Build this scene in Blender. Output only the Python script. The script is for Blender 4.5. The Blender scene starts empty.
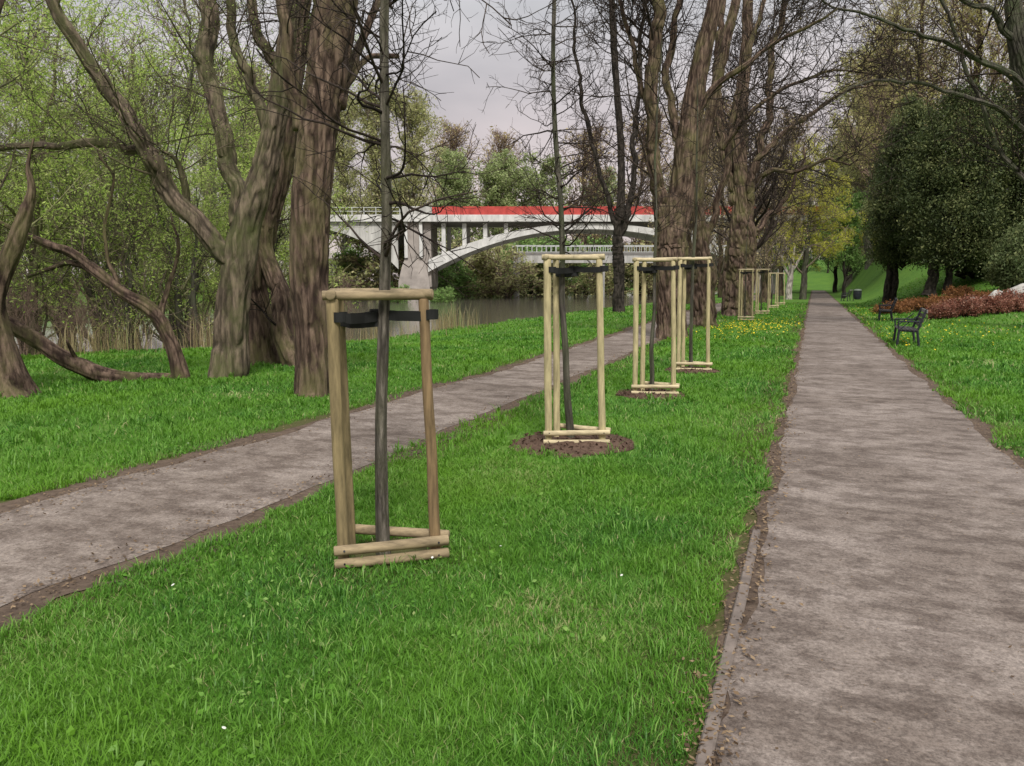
import bpy, math, random
import numpy as np
from mathutils import Vector
C = bpy.context.scene
COL = C.collection
R = math.radians
rng = np.random.default_rng(7)
random.seed(7)

# ------------------------------------------------------------------ camera
F = 770.0; CX, CY = 512.0, 383.0; HZ = 281.0; H = 1.65
PITCH = math.atan((CY-HZ)/F)
cp, sp = math.cos(PITCH), math.sin(PITCH)
YAW = math.atan((814-CX)/(F*cp+(CY-HZ)*sp))
cy_, sy_ = math.cos(YAW), math.sin(YAW)
cd = bpy.data.cameras.new('camera'); cam = bpy.data.objects.new('camera', cd); COL.objects.link(cam)
cam.location = (0, 0, H); cam.rotation_euler = (math.pi/2-PITCH, 0, YAW)
cd.sensor_width = 36; cd.lens = F/1024*36; cd.clip_start = 0.05; cd.clip_end = 3000
C.camera = cam
C.render.resolution_x = 1024; C.render.resolution_y = 766

def hr(px, py):
    yc = CY-py
    return (px-CX), F*cp+yc*sp, F*sp-yc*cp       # lateral, forward, down
def LF(lat, fwd):                                # place seen from the camera's heading -> world x, y
    return lat*cy_-fwd*sy_, fwd*cy_+lat*sy_
def P(px, py, fwd):
    l, f, d = hr(px, py); s = fwd/f
    x, y = LF(l*s, fwd)
    return np.array((x, y, H-d*s))
def XY(px, fwd, py=300):
    l, f, d = hr(px, py)
    return LF(l*fwd/f, fwd)

def ss(t):
    t = np.clip(t, 0, 1); return t*t*(3-2*t)
def xbank(y): return -14-6*(1-ss((y-12)/12.))
def xfar(y): return -58+15*ss((y-100)/70.)
def wob(x, y): return np.sin(x*.9+1.3)*np.sin(y*.7+.4)*.5+np.sin(x*2.3+y*1.1)*.25+np.sin(y*2.9-x*1.7)*.25
def terrain(x, y):
    x = np.asarray(x, float); y = np.asarray(y, float)
    b = xbank(y); f = xfar(y)
    ch = 1-ss((y-175)/40.)
    z = -.35*ss((-7-x)/np.maximum(-7-b, .1))*ch
    z = z-1.9*ss((b-x)/2.6)*ch
    z = z+(3.4*ss((f-x)/9.))*ch
    z = z+11*ss((y-28)/82.)*ss((x-2.6)/9.)
    z = z+7*ss((y-152)/60.)*ss((x+16)/8.)
    away = np.clip((np.abs(x+2)-5.3)/2, 0, 1)
    z = z+.05*wob(x, y)*away
    return z
def G(px, py):
    s = H/hr(px, py)[2]
    l, f, d = hr(px, py)
    for _ in range(30):
        x, y = LF(l*s, f*s); z = float(terrain(x, y)); s = .5*s+.5*(H-z)/d
    x, y = LF(l*s, f*s)
    return np.array((x, y, float(terrain(x, y))))
def fwd_of(p): return -p[0]*sy_+p[1]*cy_

# ------------------------------------------------------------------ noise
def _h(i, j, k, s):
    n = (i*374761393+j*668265263+k*2147483647+s*974634777) & 0xffffffff
    n = ((n ^ (n >> 13))*1274126177) & 0xffffffff
    return ((n ^ (n >> 16)) & 0xffff)/65535.0
def vn(p, seed=0):
    p = np.asarray(p, float); i = np.floor(p).astype(np.int64); f = p-i; f = f*f*(3-2*f)
    r = 0
    for a in (0, 1):
        for b in (0, 1):
            for c in (0, 1):
                w = (f[..., 0] if a else 1-f[..., 0])*(f[..., 1] if b else 1-f[..., 1])*(f[..., 2] if c else 1-f[..., 2])
                r = r+w*_h(i[..., 0]+a, i[..., 1]+b, i[..., 2]+c, seed)
    return r
def vn2(x, y, s, seed=0):
    return vn(np.stack([np.asarray(x)*s, np.asarray(y)*s, np.zeros_like(np.asarray(x, float))], -1), seed)

# ------------------------------------------------------------------ meshes
class MB:
    def __init__(s): s.V = []; s.F = []; s.T = []; s.n = 0
    def add(s, V, faces, tint=None):
        V = np.asarray(V, np.float64).reshape(-1, 3)
        for f in (faces if isinstance(faces, list) else [faces]):
            s.F.append(np.asarray(f, np.int64)+s.n)
        s.V.append(V); s.T.append(np.zeros(len(V)) if tint is None else np.asarray(tint, float).reshape(-1)); s.n += len(V)
        return s
    def build(s, name, mat, parent=None, smooth=True, origin=None):
        V = np.concatenate(s.V); T = np.concatenate(s.T)
        if origin is not None: V = V-np.asarray(origin)
        me = bpy.data.meshes.new(name)
        me.vertices.add(len(V)); me.vertices.foreach_set('co', V.astype(np.float32).ravel())
        loops = np.concatenate([f.ravel() for f in s.F]); cnt = np.concatenate([np.full(len(f), f.shape[1]) for f in s.F])
        st = np.concatenate([[0], np.cumsum(cnt)[:-1]])
        me.loops.add(len(loops)); me.loops.foreach_set('vertex_index', loops.astype(np.int32))
        me.polygons.add(len(cnt)); me.polygons.foreach_set('loop_start', st.astype(np.int32))
        me.polygons.foreach_set('use_smooth', np.full(len(cnt), smooth))
        a = me.attributes.new('tint', 'FLOAT', 'POINT'); a.data.foreach_set('value', T.astype(np.float32))
        me.materials.append(mat); me.update(calc_edges=True)
        o = bpy.data.objects.new(name, me); COL.objects.link(o)
        if parent is not None: o.parent = parent
        return o

def frames(P_):
    T = np.gradient(P_, axis=-2); T /= np.linalg.norm(T, axis=-1, keepdims=True)+1e-9
    m = T.mean(-2); m /= np.linalg.norm(m, axis=-1, keepdims=True)+1e-9
    ref = np.where(np.abs(m[..., 2:3]) < .75, np.array([0, 0, 1.]), np.array([1., .13, 0]))
    N = np.cross(T, ref[..., None, :]); N /= np.linalg.norm(N, axis=-1, keepdims=True)+1e-9
    return T, N, np.cross(T, N)
def tubes(mb, P_, R_, seg=4, tint=None):
    """N polylines of K points -> tubes"""
    P_ = np.asarray(P_, float); R_ = np.asarray(R_, float)
    if P_.ndim == 2: P_ = P_[None]; R_ = R_[None]
    N, K, _ = P_.shape
    T, U, W = frames(P_)
    a = np.arange(seg)*2*np.pi/seg
    V = P_[:, :, None]+R_[:, :, None, None]*(np.cos(a)[:, None]*U[:, :, None]+np.sin(a)[:, None]*W[:, :, None])
    i = np.arange(N)[:, None, None]*K*seg; k = np.arange(K-1)[None, :, None]*seg; s = np.arange(seg)[None, None]; s2 = (s+1) % seg
    f = np.stack([i+k+s, i+k+s2, i+k+seg+s2, i+k+seg+s], -1).reshape(-1, 4)
    t = np.repeat(rng.random(N), K*seg) if tint is None else np.full(N*K*seg, tint)
    mb.add(V.reshape(-1, 3), f, t)
def crom(pts, vals, n):
    pts = np.asarray(pts, float); vals = np.asarray(vals, float)
    A = np.column_stack([pts, vals]); A = np.vstack([2*A[0]-A[1], A, 2*A[-1]-A[-2]])
    m = len(pts)-1; u = np.linspace(0, m-1e-6, n); i = u.astype(int); t = (u-i)[:, None]
    p0, p1, p2, p3 = A[i], A[i+1], A[i+2], A[i+3]
    r = .5*((2*p1)+(-p0+p2)*t+(2*p0-5*p1+4*p2-p3)*t**2+(-p0+3*p1-3*p2+p3)*t**3)
    return r[:, :3], np.maximum(r[:, 3], .002)
def bark_tube(mb, pts, rad, seg=40, step=.06, amp=.09, flare=0., seed=1, wig=.03, cap=False, wf=.9):
    L = np.sum(np.linalg.norm(np.diff(np.asarray(pts), axis=0), axis=1))
    n = max(8, int(L/step)); Q, r = crom(pts, rad, n)
    s = np.linspace(0, L, n)
    for ax in range(3): Q[:, ax] += wig*((vn(np.stack([s*wf, s*0+ax*7.3, s*0], -1), seed)-.5)*2+(vn(np.stack([s*wf*2.7, s*0+ax*7.3, s*0], -1), seed+1)-.5)*.9)*np.clip(s/.6, 0, 1)
    T, U, W = frames(Q[None]); U, W = U[0], W[0]
    a = np.arange(seg)*2*np.pi/seg
    ca, sa = np.cos(a)[None], np.sin(a)[None]
    S = s[:, None]+0*ca; k = min(max(np.median(rad)/.062, 1.6), 11.)/1.25
    if seg > 60: seg = int(min(190, max(60, k*1.25*6.28*3.2))); a = np.arange(seg)*2*np.pi/seg; ca, sa = np.cos(a)[None], np.sin(a)[None]; S = s[:, None]+0*ca
    tw = a[None]+.25*S
    rid = vn(np.stack([np.cos(tw)*k*1.25, np.sin(tw)*k*1.25, S*1.9], -1), seed)
    v_ = np.abs(rid*2-1); rid = ss(v_/.42)
    fine = vn(np.stack([np.cos(tw)*k*3, np.sin(tw)*k*3, S*4], -1), seed+5)
    big = vn(np.stack([np.cos(a)[None]*1.1+0*S, np.sin(a)[None]*1.1+0*S, S*.9], -1), seed+9)
    m = 1+amp*min(1.5, .27/max(np.median(rad), .02))*(rid-.75)+amp*.8*(fine-.5)+.22*(big-.5)
    if flare: m = m*(1+flare*np.exp(-S/.35)*(.4+1.4*vn(np.stack([ca*1.4+0*S, sa*1.4+0*S, 0*S], -1), seed+3)))
    rr = r[:, None]*m
    V = Q[:, None]+rr[..., None]*(np.cos(a)[None, :, None]*U[:, None]+np.sin(a)[None, :, None]*W[:, None])
    kk = np.arange(n-1)[:, None]*seg; j = np.arange(seg)[None]; j2 = (j+1) % seg
    f = [np.stack([kk+j, kk+j2, kk+seg+j2, kk+seg+j], -1).reshape(-1, 4)]
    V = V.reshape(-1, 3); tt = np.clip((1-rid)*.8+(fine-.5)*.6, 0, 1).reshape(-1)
    if cap:
        V = np.vstack([V, Q[-1]+T[0][-1]*r[-1]*.15, Q[0]-T[0][0]*r[0]*.1]); tt = np.append(tt, (.2, .2)); b = (n-1)*seg
        f.append(np.array([[b+q, b+(q+1) % seg, n*seg] for q in range(seg)])); f.append(np.array([[(q+1) % seg, q, n*seg+1] for q in range(seg)]))
    mb.add(V, f, tt)
    return Q, r
def rod(mb, a, b, r0, r1=None, seg=12, tint=0., rough=.04):
    """round timber with bevelled, capped ends"""
    a = np.asarray(a, float); b = np.asarray(b, float); r1 = r0 if r1 is None else r1
    L = np.linalg.norm(b-a); d = (b-a)/L; n = max(6, int(L/.08)); t = np.linspace(0, 1, n); e = min(.15*r0/L, .02)
    t = np.concatenate([[0, e], t[1:-1], [1-e, 1]]); r = r0+(r1-r0)*t; r[0] *= .86; r[-1] *= .86
    Q = a+(b-a)*t[:, None]; sd = random.random()*50
    Q = Q+(np.stack([vn(np.stack([t*L*2.5, t*0+q+sd, t*0], -1), 3) for q in range(3)], -1)-.5)*rough*r0*8*np.sin(np.pi*t)[:, None]
    T, U, W = frames(Q[None]); U, W = U[0], W[0]; an = np.arange(seg)*2*np.pi/seg
    m = 1+.06*(vn(np.stack([np.cos(an)[None]*2+0*t[:, None], np.sin(an)[None]*2+0*t[:, None], t[:, None]*L*3+sd+0*an], -1), 5)-.5)
    V = Q[:, None]+(r[:, None]*m)[..., None]*(np.cos(an)[None, :, None]*U[:, None]+np.sin(an)[None, :, None]*W[:, None])
    n = len(t); kk = np.arange(n-1)[:, None]*seg; j = np.arange(seg)[None]; j2 = (j+1) % seg
    f = np.stack([kk+j, kk+j2, kk+seg+j2, kk+seg+j], -1).reshape(-1, 4)
    V = np.vstack([V.reshape(-1, 3), Q[0], Q[-1]]); c0 = n*seg
    caps = [[c0, (q+1) % seg, q] for q in range(seg)]+[[c0+1, (n-1)*seg+q, (n-1)*seg+(q+1) % seg] for q in range(seg)]
    tt = np.full(len(V), tint); tt[:seg] = tint; mb.add(V, [f, np.array(caps)], tt)
def box(mb, c, s, rz=0., bev=.0, tint=0., tilt=0.):
    c = np.asarray(c, float); h = np.asarray(s, float)/2; b = min(bev, h.min()*.6)
    if b <= 0:
        V = np.array([(x, y, z) for z in (-1, 1) for x, y in ((-1, -1), (1, -1), (1, 1), (-1, 1))])*h
        f = [np.array([(3, 2, 1, 0), (4, 5, 6, 7), (0, 1, 5, 4), (1, 2, 6, 5), (2, 3, 7, 6), (3, 0, 4, 7)])]
    else:
        ring = lambda hx, hy, z: [(-hx+b, -hy, z), (hx-b, -hy, z), (hx, -hy+b, z), (hx, hy-b, z), (hx-b, hy, z), (-hx+b, hy, z), (-hx, hy-b, z), (-hx, -hy+b, z)]
        V = np.array(ring(h[0]-b, h[1]-b, -h[2])+ring(h[0], h[1], -h[2]+b)+ring(h[0], h[1], h[2]-b)+ring(h[0]-b, h[1]-b, h[2]))
        q = []
        for k in range(3):
            for j in range(8): q.append((k*8+j, k*8+(j+1) % 8, k*8+8+(j+1) % 8, k*8+8+j))
        f = [np.array(q), np.array([list(range(7, -1, -1))]), np.array([list(range(24, 32))])]
    if tilt:
        ct, st = math.cos(tilt), math.sin(tilt); V = V@np.array([[1, 0, 0], [0, ct, st], [0, -st, ct]])
    cz, sz = math.cos(rz), math.sin(rz); V = V@np.array([[cz, sz, 0], [-sz, cz, 0], [0, 0, 1]])
    mb.add(V+c, f, np.full(len(V), tint))
def prism(mb, poly, y0, y1, tint=0.):
    """polygon in x-z extruded along y; poly counter-clockwise seen from -y"""
    n = len(poly); V = [(x, y0, z) for x, z in poly]+[(x, y1, z) for x, z in poly]
    mb.add(np.array(V), [np.array([list(range(n))]), np.array([list(range(2*n-1, n-1, -1))]), np.array([(i, i+n, (i+1) % n+n, (i+1) % n) for i in range(n)])], np.full(2*n, tint))
def leaves(mb, Cn, size, aspect=.35, bias=None, tint=None, var=.35):
    N = len(Cn); d = rng.normal(size=(N, 3))
    if bias is not None: d = d/np.linalg.norm(d, axis=1, keepdims=True)+np.asarray(bias)
    d /= np.linalg.norm(d, axis=1, keepdims=True)
    e = rng.normal(size=(N, 3)); e = np.cross(d, e); e /= np.linalg.norm(e, axis=1, keepdims=True)+1e-9
    L = (size*(1+var*rng.normal(size=(N, 1)))).clip(size*.3); w = L*aspect
    V = np.stack([Cn-d*L*.5, Cn+e*w*.5, Cn+d*L*.5, Cn-e*w*.5], 1).reshape(-1, 3)
    f = (np.arange(N)*4)[:, None]+np.arange(4)
    t = rng.random(N) if tint is None else tint
    mb.add(V, f, np.repeat(t, 4))

# ------------------------------------------------------------------ branch growth
def spawn(Pp, Rp, n, length, ang=(35, 65), K=6, up=.0, wig=.25, t0=.25, t1=1., rr=.5, tip=.12, taper_len=.5, rmin=.003, outw=None):
    N, Kp, _ = Pp.shape; M = N*n
    idx = np.repeat(np.arange(N), n); t = rng.uniform(t0, t1, M); u = t*(Kp-1); i = np.minimum(u.astype(int), Kp-2); f = (u-i)[:, None]
    a = Pp[idx, i]; b = Pp[idx, i+1]; base = a+(b-a)*f; T = b-a; T /= np.linalg.norm(T, axis=1, keepdims=True)+1e-9
    rb = Rp[idx, i]*(1-f[:, 0])+Rp[idx, i+1]*f[:, 0]
    p = np.cross(T, rng.normal(size=(M, 3))); p /= np.linalg.norm(p, axis=1, keepdims=True)+1e-9
    an = np.radians(rng.uniform(ang[0], ang[1], M))[:, None]
    d = np.cos(an)*T+np.sin(an)*p
    if outw is not None: d = d+np.asarray(outw); d /= np.linalg.norm(d, axis=1, keepdims=True)
    Lg = length*rng.uniform(.55, 1.25, M)*(1-taper_len*(t-t0)/max(t1-t0, 1e-6))
    out = np.zeros((M, K, 3)); out[:, 0] = base; st = (Lg/(K-1))[:, None]
    for k in range(1, K):
        d = d+rng.normal(size=(M, 3))*wig*.5; d[:, 2] += up/(K-1)*2; d /= np.linalg.norm(d, axis=1, keepdims=True)
        out[:, k] = out[:, k-1]+d*st
    r0 = np.maximum(rb*rr*rng.uniform(.7, 1.1, M), rmin)
    rad = r0[:, None]*np.linspace(1, tip, K)[None]; rad = np.maximum(rad, rmin*.6)
    return out, rad
def resample(Q, r, K):
    i = np.linspace(0, len(Q)-1, K).astype(int); return Q[i][None], r[i][None]
def along(Pp, n, t0=.2):
    N, K, _ = Pp.shape; M = N*n; idx = np.repeat(np.arange(N), n); u = rng.uniform(t0, 1, M)*(K-1); i = np.minimum(u.astype(int), K-2); f = (u-i)[:, None]
    return Pp[idx, i]*(1-f)+Pp[idx, i+1]*f

# ------------------------------------------------------------------ materials
def mat(name, rough=.8, spec=.25):
    m = bpy.data.materials.new(name); m.use_nodes = True; nt = m.node_tree; b = nt.nodes['Principled BSDF']
    b.inputs['Roughness'].default_value = rough; b.inputs['Specular IOR Level'].default_value = spec
    return m, nt, b
def N_(nt, t, **kw):
    n = nt.nodes.new(t)
    for k, v in kw.items():
        if k in ('operation', 'blend_type', 'data_type', 'attribute_name', 'noise_dimensions', 'feature', 'wave_type'): setattr(n, k, v)
        else: n.inputs[k.replace('_', ' ')].default_value = v
    return n
def ramp(nt, src, stops):
    r = nt.nodes.new('ShaderNodeValToRGB'); e = r.color_ramp.elements
    while len(e) < len(stops): e.new(.5)
    for q, (p, c) in zip(e, stops): q.position = p; q.color = (*c, 1)
    nt.links.new(src, r.inputs[0]); return r.outputs[0]
def coord(nt, scale=(1, 1, 1)):
    g = nt.nodes.new('ShaderNodeTexCoord'); m = nt.nodes.new('ShaderNodeMapping'); m.inputs['Scale'].default_value = scale
    nt.links.new(g.outputs['Object'], m.inputs[0]); return m.outputs[0]
def noise(nt, vec, scale, detail=5, rough=.6):
    n = N_(nt, 'ShaderNodeTexNoise', Scale=scale, Detail=detail, Roughness=rough); nt.links.new(vec, n.inputs['Vector']); return n.outputs['Fac']
def mixc(nt, f, a, b, mode='MIX'):
    m = nt.nodes.new('ShaderNodeMix'); m.data_type = 'RGBA'; m.blend_type = mode
    for s, v in ((m.inputs[0], f), (m.inputs[6], a), (m.inputs[7], b)):
        if hasattr(v, 'is_linked') or hasattr(v, 'links'): nt.links.new(v, s)
        else: s.default_value = v if isinstance(v, (int, float)) else (*v, 1)
    return m.outputs[2]
def bump(nt, b, h, strength=.4, dist=.02):
    n = nt.nodes.new('ShaderNodeBump'); n.inputs['Strength'].default_value = strength; n.inputs['Distance'].default_value = dist
    nt.links.new(h, n.inputs['Height']); nt.links.new(n.outputs[0], b.inputs['Normal'])
def attr(nt, name='tint'):
    a = nt.nodes.new('ShaderNodeAttribute'); a.attribute_name = name; return a.outputs['Fac']

def bark_mat(name, dark, light, moss=None, mossamt=.5, scale=1.):
    m, nt, b = mat(name, .9, .15)
    v = coord(nt, (9*scale, 9*scale, 1.6*scale)); n1 = noise(nt, v, 1.6, 8, .65)
    c = ramp(nt, n1, [(.38, tuple(d*.55 for d in dark)), (.5, tuple((d*1.2+l)/2.2 for d, l in zip(dark, light))), (.64, tuple(l*1.1 for l in light))])
    n2 = noise(nt, coord(nt), .7, 3)
    c = mixc(nt, .22, c, ramp(nt, n2, [(.3, dark), (.7, light)]))
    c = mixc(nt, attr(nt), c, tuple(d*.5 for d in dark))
    if moss:
        n3 = noise(nt, coord(nt, (1, 1, .6)), 1.7, 6, .7)
        f = ramp(nt, n3, [(.5-.25*mossamt, (0, 0, 0)), (.75-.25*mossamt, (.85, .85, .85))])
        c = mixc(nt, f, c, moss)
    nt.links.new(c, b.inputs['Base Color']); bump(nt, b, n1, 1., .035); return m
M = {}
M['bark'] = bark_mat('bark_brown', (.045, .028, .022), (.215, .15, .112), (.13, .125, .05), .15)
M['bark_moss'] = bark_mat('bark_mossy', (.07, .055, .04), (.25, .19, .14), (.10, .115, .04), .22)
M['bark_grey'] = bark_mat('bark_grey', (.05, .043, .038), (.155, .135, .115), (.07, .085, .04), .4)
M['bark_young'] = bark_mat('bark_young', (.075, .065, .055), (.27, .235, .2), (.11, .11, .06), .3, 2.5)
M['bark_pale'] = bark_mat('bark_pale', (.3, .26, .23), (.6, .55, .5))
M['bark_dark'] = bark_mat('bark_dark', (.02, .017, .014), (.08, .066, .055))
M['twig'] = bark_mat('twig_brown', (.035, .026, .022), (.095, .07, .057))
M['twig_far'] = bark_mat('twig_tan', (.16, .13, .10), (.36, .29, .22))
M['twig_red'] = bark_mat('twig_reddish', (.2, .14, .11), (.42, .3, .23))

def leaf_mat(name, stops, trans=.35, rough=.6, patch=None):
    m, nt, b = mat(name, rough, .2)
    c = ramp(nt, attr(nt), stops)
    if patch is not None:
        c = mixc(nt, ramp(nt, noise(nt, coord(nt), patch[0], 3), [(.38, (0, 0, 0)), (.64, (1, 1, 1))]), c, patch[1])
    nt.links.new(c, b.inputs['Base Color'])
    t = nt.nodes.new('ShaderNodeBsdfTranslucent'); nt.links.new(c, t.inputs[0]); x = nt.nodes.new('ShaderNodeMixShader'); x.inputs[0].default_value = trans
    nt.links.new(b.outputs[0], x.inputs[1]); nt.links.new(t.outputs[0], x.inputs[2]); nt.links.new(x.outputs[0], nt.nodes['Material Output'].inputs[0]); return m
M['willow'] = leaf_mat('willow_leaf', [(0, (.25, .40, .06)), (.5, (.42, .56, .12)), (1, (.62, .68, .26))], .5)
M['willow_yellow'] = leaf_mat('willow_yellow_leaf', [(0, (.42, .44, .05)), (.5, (.58, .58, .08)), (1, (.72, .68, .14))], .45)
M['olive'] = leaf_mat('olive_leaf', [(0, (.30, .33, .13)), (.5, (.42, .43, .19)), (1, (.56, .52, .28))], .45)
M['green'] = leaf_mat('spring_leaf', [(0, (.14, .26, .07)), (.5, (.22, .37, .10)), (1, (.34, .48, .16))], .4)
M['catkin'] = leaf_mat('bud_leaf', [(0, (.32, .24, .12)), (.5, (.46, .37, .18)), (1, (.58, .5, .26))], .35)
M['bud'] = leaf_mat('yellow_bud', [(0, (.42, .40, .14)), (.5, (.56, .52, .2)), (1, (.7, .63, .32))], .5)
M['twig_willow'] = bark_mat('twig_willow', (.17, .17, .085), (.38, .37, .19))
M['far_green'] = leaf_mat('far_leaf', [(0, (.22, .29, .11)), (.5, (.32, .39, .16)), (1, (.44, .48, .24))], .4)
M['conifer'] = leaf_mat('conifer_leaf', [(0, (.022, .034, .012)), (.55, (.068, .09, .03)), (1, (.19, .205, .08))], .15)
M['juniper'] = leaf_mat('juniper_leaf', [(0, (.06, .09, .03)), (.6, (.12, .15, .06)), (1, (.2, .22, .09))], .2)
M['red_leaf'] = leaf_mat('red_leaf', [(0, (.11, .04, .025)), (.5, (.27, .10, .065)), (1, (.42, .24, .17))], .3)
M['orange_leaf'] = leaf_mat('orange_leaf', [(0, (.1, .04, .015)), (.5, (.24, .1, .035)), (1, (.33, .17, .07))], .3)
M['grass'] = leaf_mat('grass_blade', [(0, (.025, .09, .012)), (.35, (.07, .205, .024)), (.7, (.15, .345, .05)), (.9, (.30, .46, .13)), (1, (.48, .42, .23))], .4, .4, (.45, (.14, .30, .028)))
M['reed'] = leaf_mat('dry_reed', [(0, (.2, .15, .075)), (.5, (.36, .29, .15)), (.8, (.46, .38, .22)), (1, (.2, .27, .08))], .3)
M['flower'] = leaf_mat('dandelion', [(0, (.75, .55, .02)), (1, (.85, .7, .05))], .2)
M['daisy'] = leaf_mat('daisy', [(0, (.7, .7, .62)), (1, (.8, .8, .75))], .2)
M['litter'] = leaf_mat('leaf_litter', [(0, (.07, .045, .028)), (.5, (.16, .105, .06)), (1, (.28, .2, .12))], .1)

def soil(name, a, b_, s=6):
    m, nt, b = mat(name, .95, .1); n = noise(nt, coord(nt), s, 9, .7); n2 = noise(nt, coord(nt), s*.15, 4)
    c = ramp(nt, n, [(.3, a), (.7, b_)]); c = mixc(nt, .3, c, ramp(nt, n2, [(.35, a), (.65, b_)])); nt.links.new(c, b.inputs['Base Color']); bump(nt, b, n, .8, .03); return m
M['soil'] = soil('soil', (.05, .035, .026), (.17, .125, .095), 14)
M['mulch'] = soil('mulch', (.045, .028, .02), (.17, .11, .08), 25)
m, nt, b = mat('ground_grass', .95, .1)
n = noise(nt, coord(nt), 9, 8, .7); n2 = noise(nt, coord(nt), .35, 4)
c = ramp(nt, n, [(.3, (.04, .09, .016)), (.55, (.075, .16, .026)), (.75, (.12, .22, .04))])
c = mixc(nt, ramp(nt, n2, [(.4, (0, 0, 0)), (.7, (.6, .6, .6))]), c, (.11, .2, .03))
g = nt.nodes.new('ShaderNodeNewGeometry'); sx = nt.nodes.new('ShaderNodeSeparateXYZ'); nt.links.new(g.outputs['Position'], sx.inputs[0])
c = mixc(nt, ramp(nt, sx.outputs[2], [(0, (1, 1, 1)), (.001, (0, 0, 0))]), c, c)
mr = nt.nodes.new('ShaderNodeMapRange'); nt.links.new(sx.outputs[2], mr.inputs[0]); mr.inputs[1].default_value = -.5; mr.inputs[2].default_value = -.9; mr.inputs[3].default_value = 0; mr.inputs[4].default_value = 1
c = mixc(nt, mr.outputs[0], c, (.12, .1, .06))
c = mixc(nt, ramp(nt, attr(nt), [(.1, (0, 0, 0)), (.6, (.85, .85, .85))]), c, (.075, .06, .03))
nt.links.new(c, b.inputs['Base Color']); bump(nt, b, n, .6, .04); M['ground'] = m

def asphalt(name, d, l, seed):
    m, nt, b = mat(name, .9, .2)
    v = coord(nt, (1.0, 1.5, 1)); n1 = noise(nt, v, 2.6, 12, .78)
    c = ramp(nt, n1, [(.40, d), (.49, tuple((x+y)/2 for x, y in zip(d, l))), (.54, l)])
    fine = noise(nt, coord(nt), 60, 6, .8)
    c = mixc(nt, .8, c, ramp(nt, fine, [(.36, (.4, .38, .37)), (.62, (1.3, 1.28, 1.26))]), 'MULTIPLY')
    cr = noise(nt, coord(nt, (1.2, 4, 1)), 5, 10, .8)
    c = mixc(nt, ramp(nt, cr, [(.58, (0, 0, 0)), (.64, (.85, .85, .85))]), c, (.07, .052, .042))
    big = noise(nt, coord(nt, (.7, 1.0, 1)), .75, 9, .7)
    c = mixc(nt, .65, c, ramp(nt, big, [(.44, (.62, .58, .55)), (.50, (.88, .86, .84)), (.57, (1.16, 1.16, 1.16))]), 'MULTIPLY')
    # fallen dirt creeping in from the edges (object x runs across the path)
    nt.links.new(c, b.inputs['Base Color']); bump(nt, b, fine, .5, .006); return m
M['asphalt'] = asphalt('asphalt', (.125, .101, .088), (.235, .2, .178), 1)
M['track'] = asphalt('gravel_track', (.135, .108, .092), (.25, .213, .187), 2)

def plain(name, col, rough=.7, var=.25, s=4, metallic=0., st=(1, 1, 1), bmp=.2):
    m, nt, b = mat(name, rough, .3); n = noise(nt, coord(nt, st), s, 8, .65)
    c = ramp(nt, n, [(.3, tuple(x*(1-var) for x in col)), (.7, tuple(min(1, x*(1+var)) for x in col))]); nt.links.new(c, b.inputs['Base Color'])
    b.inputs['Metallic'].default_value = metallic; bump(nt, b, n, bmp, .005); return m
M['kerb'] = plain('kerb_concrete', (.15, .122, .105), .9, .35, 9)
M['wood_old'] = plain('timber_weathered', (.215, .165, .085), .8, .5, 5, st=(6, 6, .8))
M['wood_oldrail'] = plain('timber_weathered_rail', (.26, .2, .12), .8, .5, 5, st=(1.2, 5, 6))
M['wood_brown'] = plain('timber_brown', (.2, .135, .07), .8, .5, 5, st=(6, 6, .8))
M['wood_new'] = plain('timber_pale', (.40, .34, .19), .8, .42, 5, st=(6, 6, .8))
M['wood_newrail'] = plain('timber_pale_rail', (.46, .385, .24), .8, .4, 5, st=(1.2, 5, 6))
M['strap'] = plain('rubber_strap', (.012, .012, .012), .6, .3, 8)
M['concrete'] = plain('bridge_concrete', (.40, .39, .37), .85, .38, 1.1, st=(1.3, 1.3, .22))
M['concrete_white'] = plain('bridge_white_band', (.54, .53, .51), .8, .28, 1.2, st=(1.2, 1.2, .4))
M['concrete_dark'] = plain('bridge_stone', (.31, .275, .25), .9, .3, .7)
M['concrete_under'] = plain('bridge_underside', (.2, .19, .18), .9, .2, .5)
M['red'] = plain('red_paint', (.42, .06, .05), .7, .3, 1.2)
M['iron'] = plain('painted_iron', (.02, .021, .03), .5, .3, 10)
M['slat'] = plain('bench_slat', (.05, .045, .045), .45, .3, 10)
M['slat_light'] = plain('bench_slat_pale', (.22, .21, .2), .5, .3, 10)  # paler grey than the other slats, for the top of the backrest
M['bin_lid'] = plain('bin_lid', (.12, .14, .12), .5, .2, 10)
M['rail_metal'] = plain('rail_metal', (.45, .46, .45), .6, .15, 2)
M['rock'] = plain('pale_rock', (.42, .40, .37), .9, .35, 3, bmp=.6)
m, nt, b = mat('river_water', .07, .5); b.inputs['Base Color'].default_value = (.11, .10, .08, 1)
n = noise(nt, coord(nt, (1, 1, 1)), 1.6, 4, .6); bump(nt, b, n, .22, .05); M['water'] = m

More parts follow.
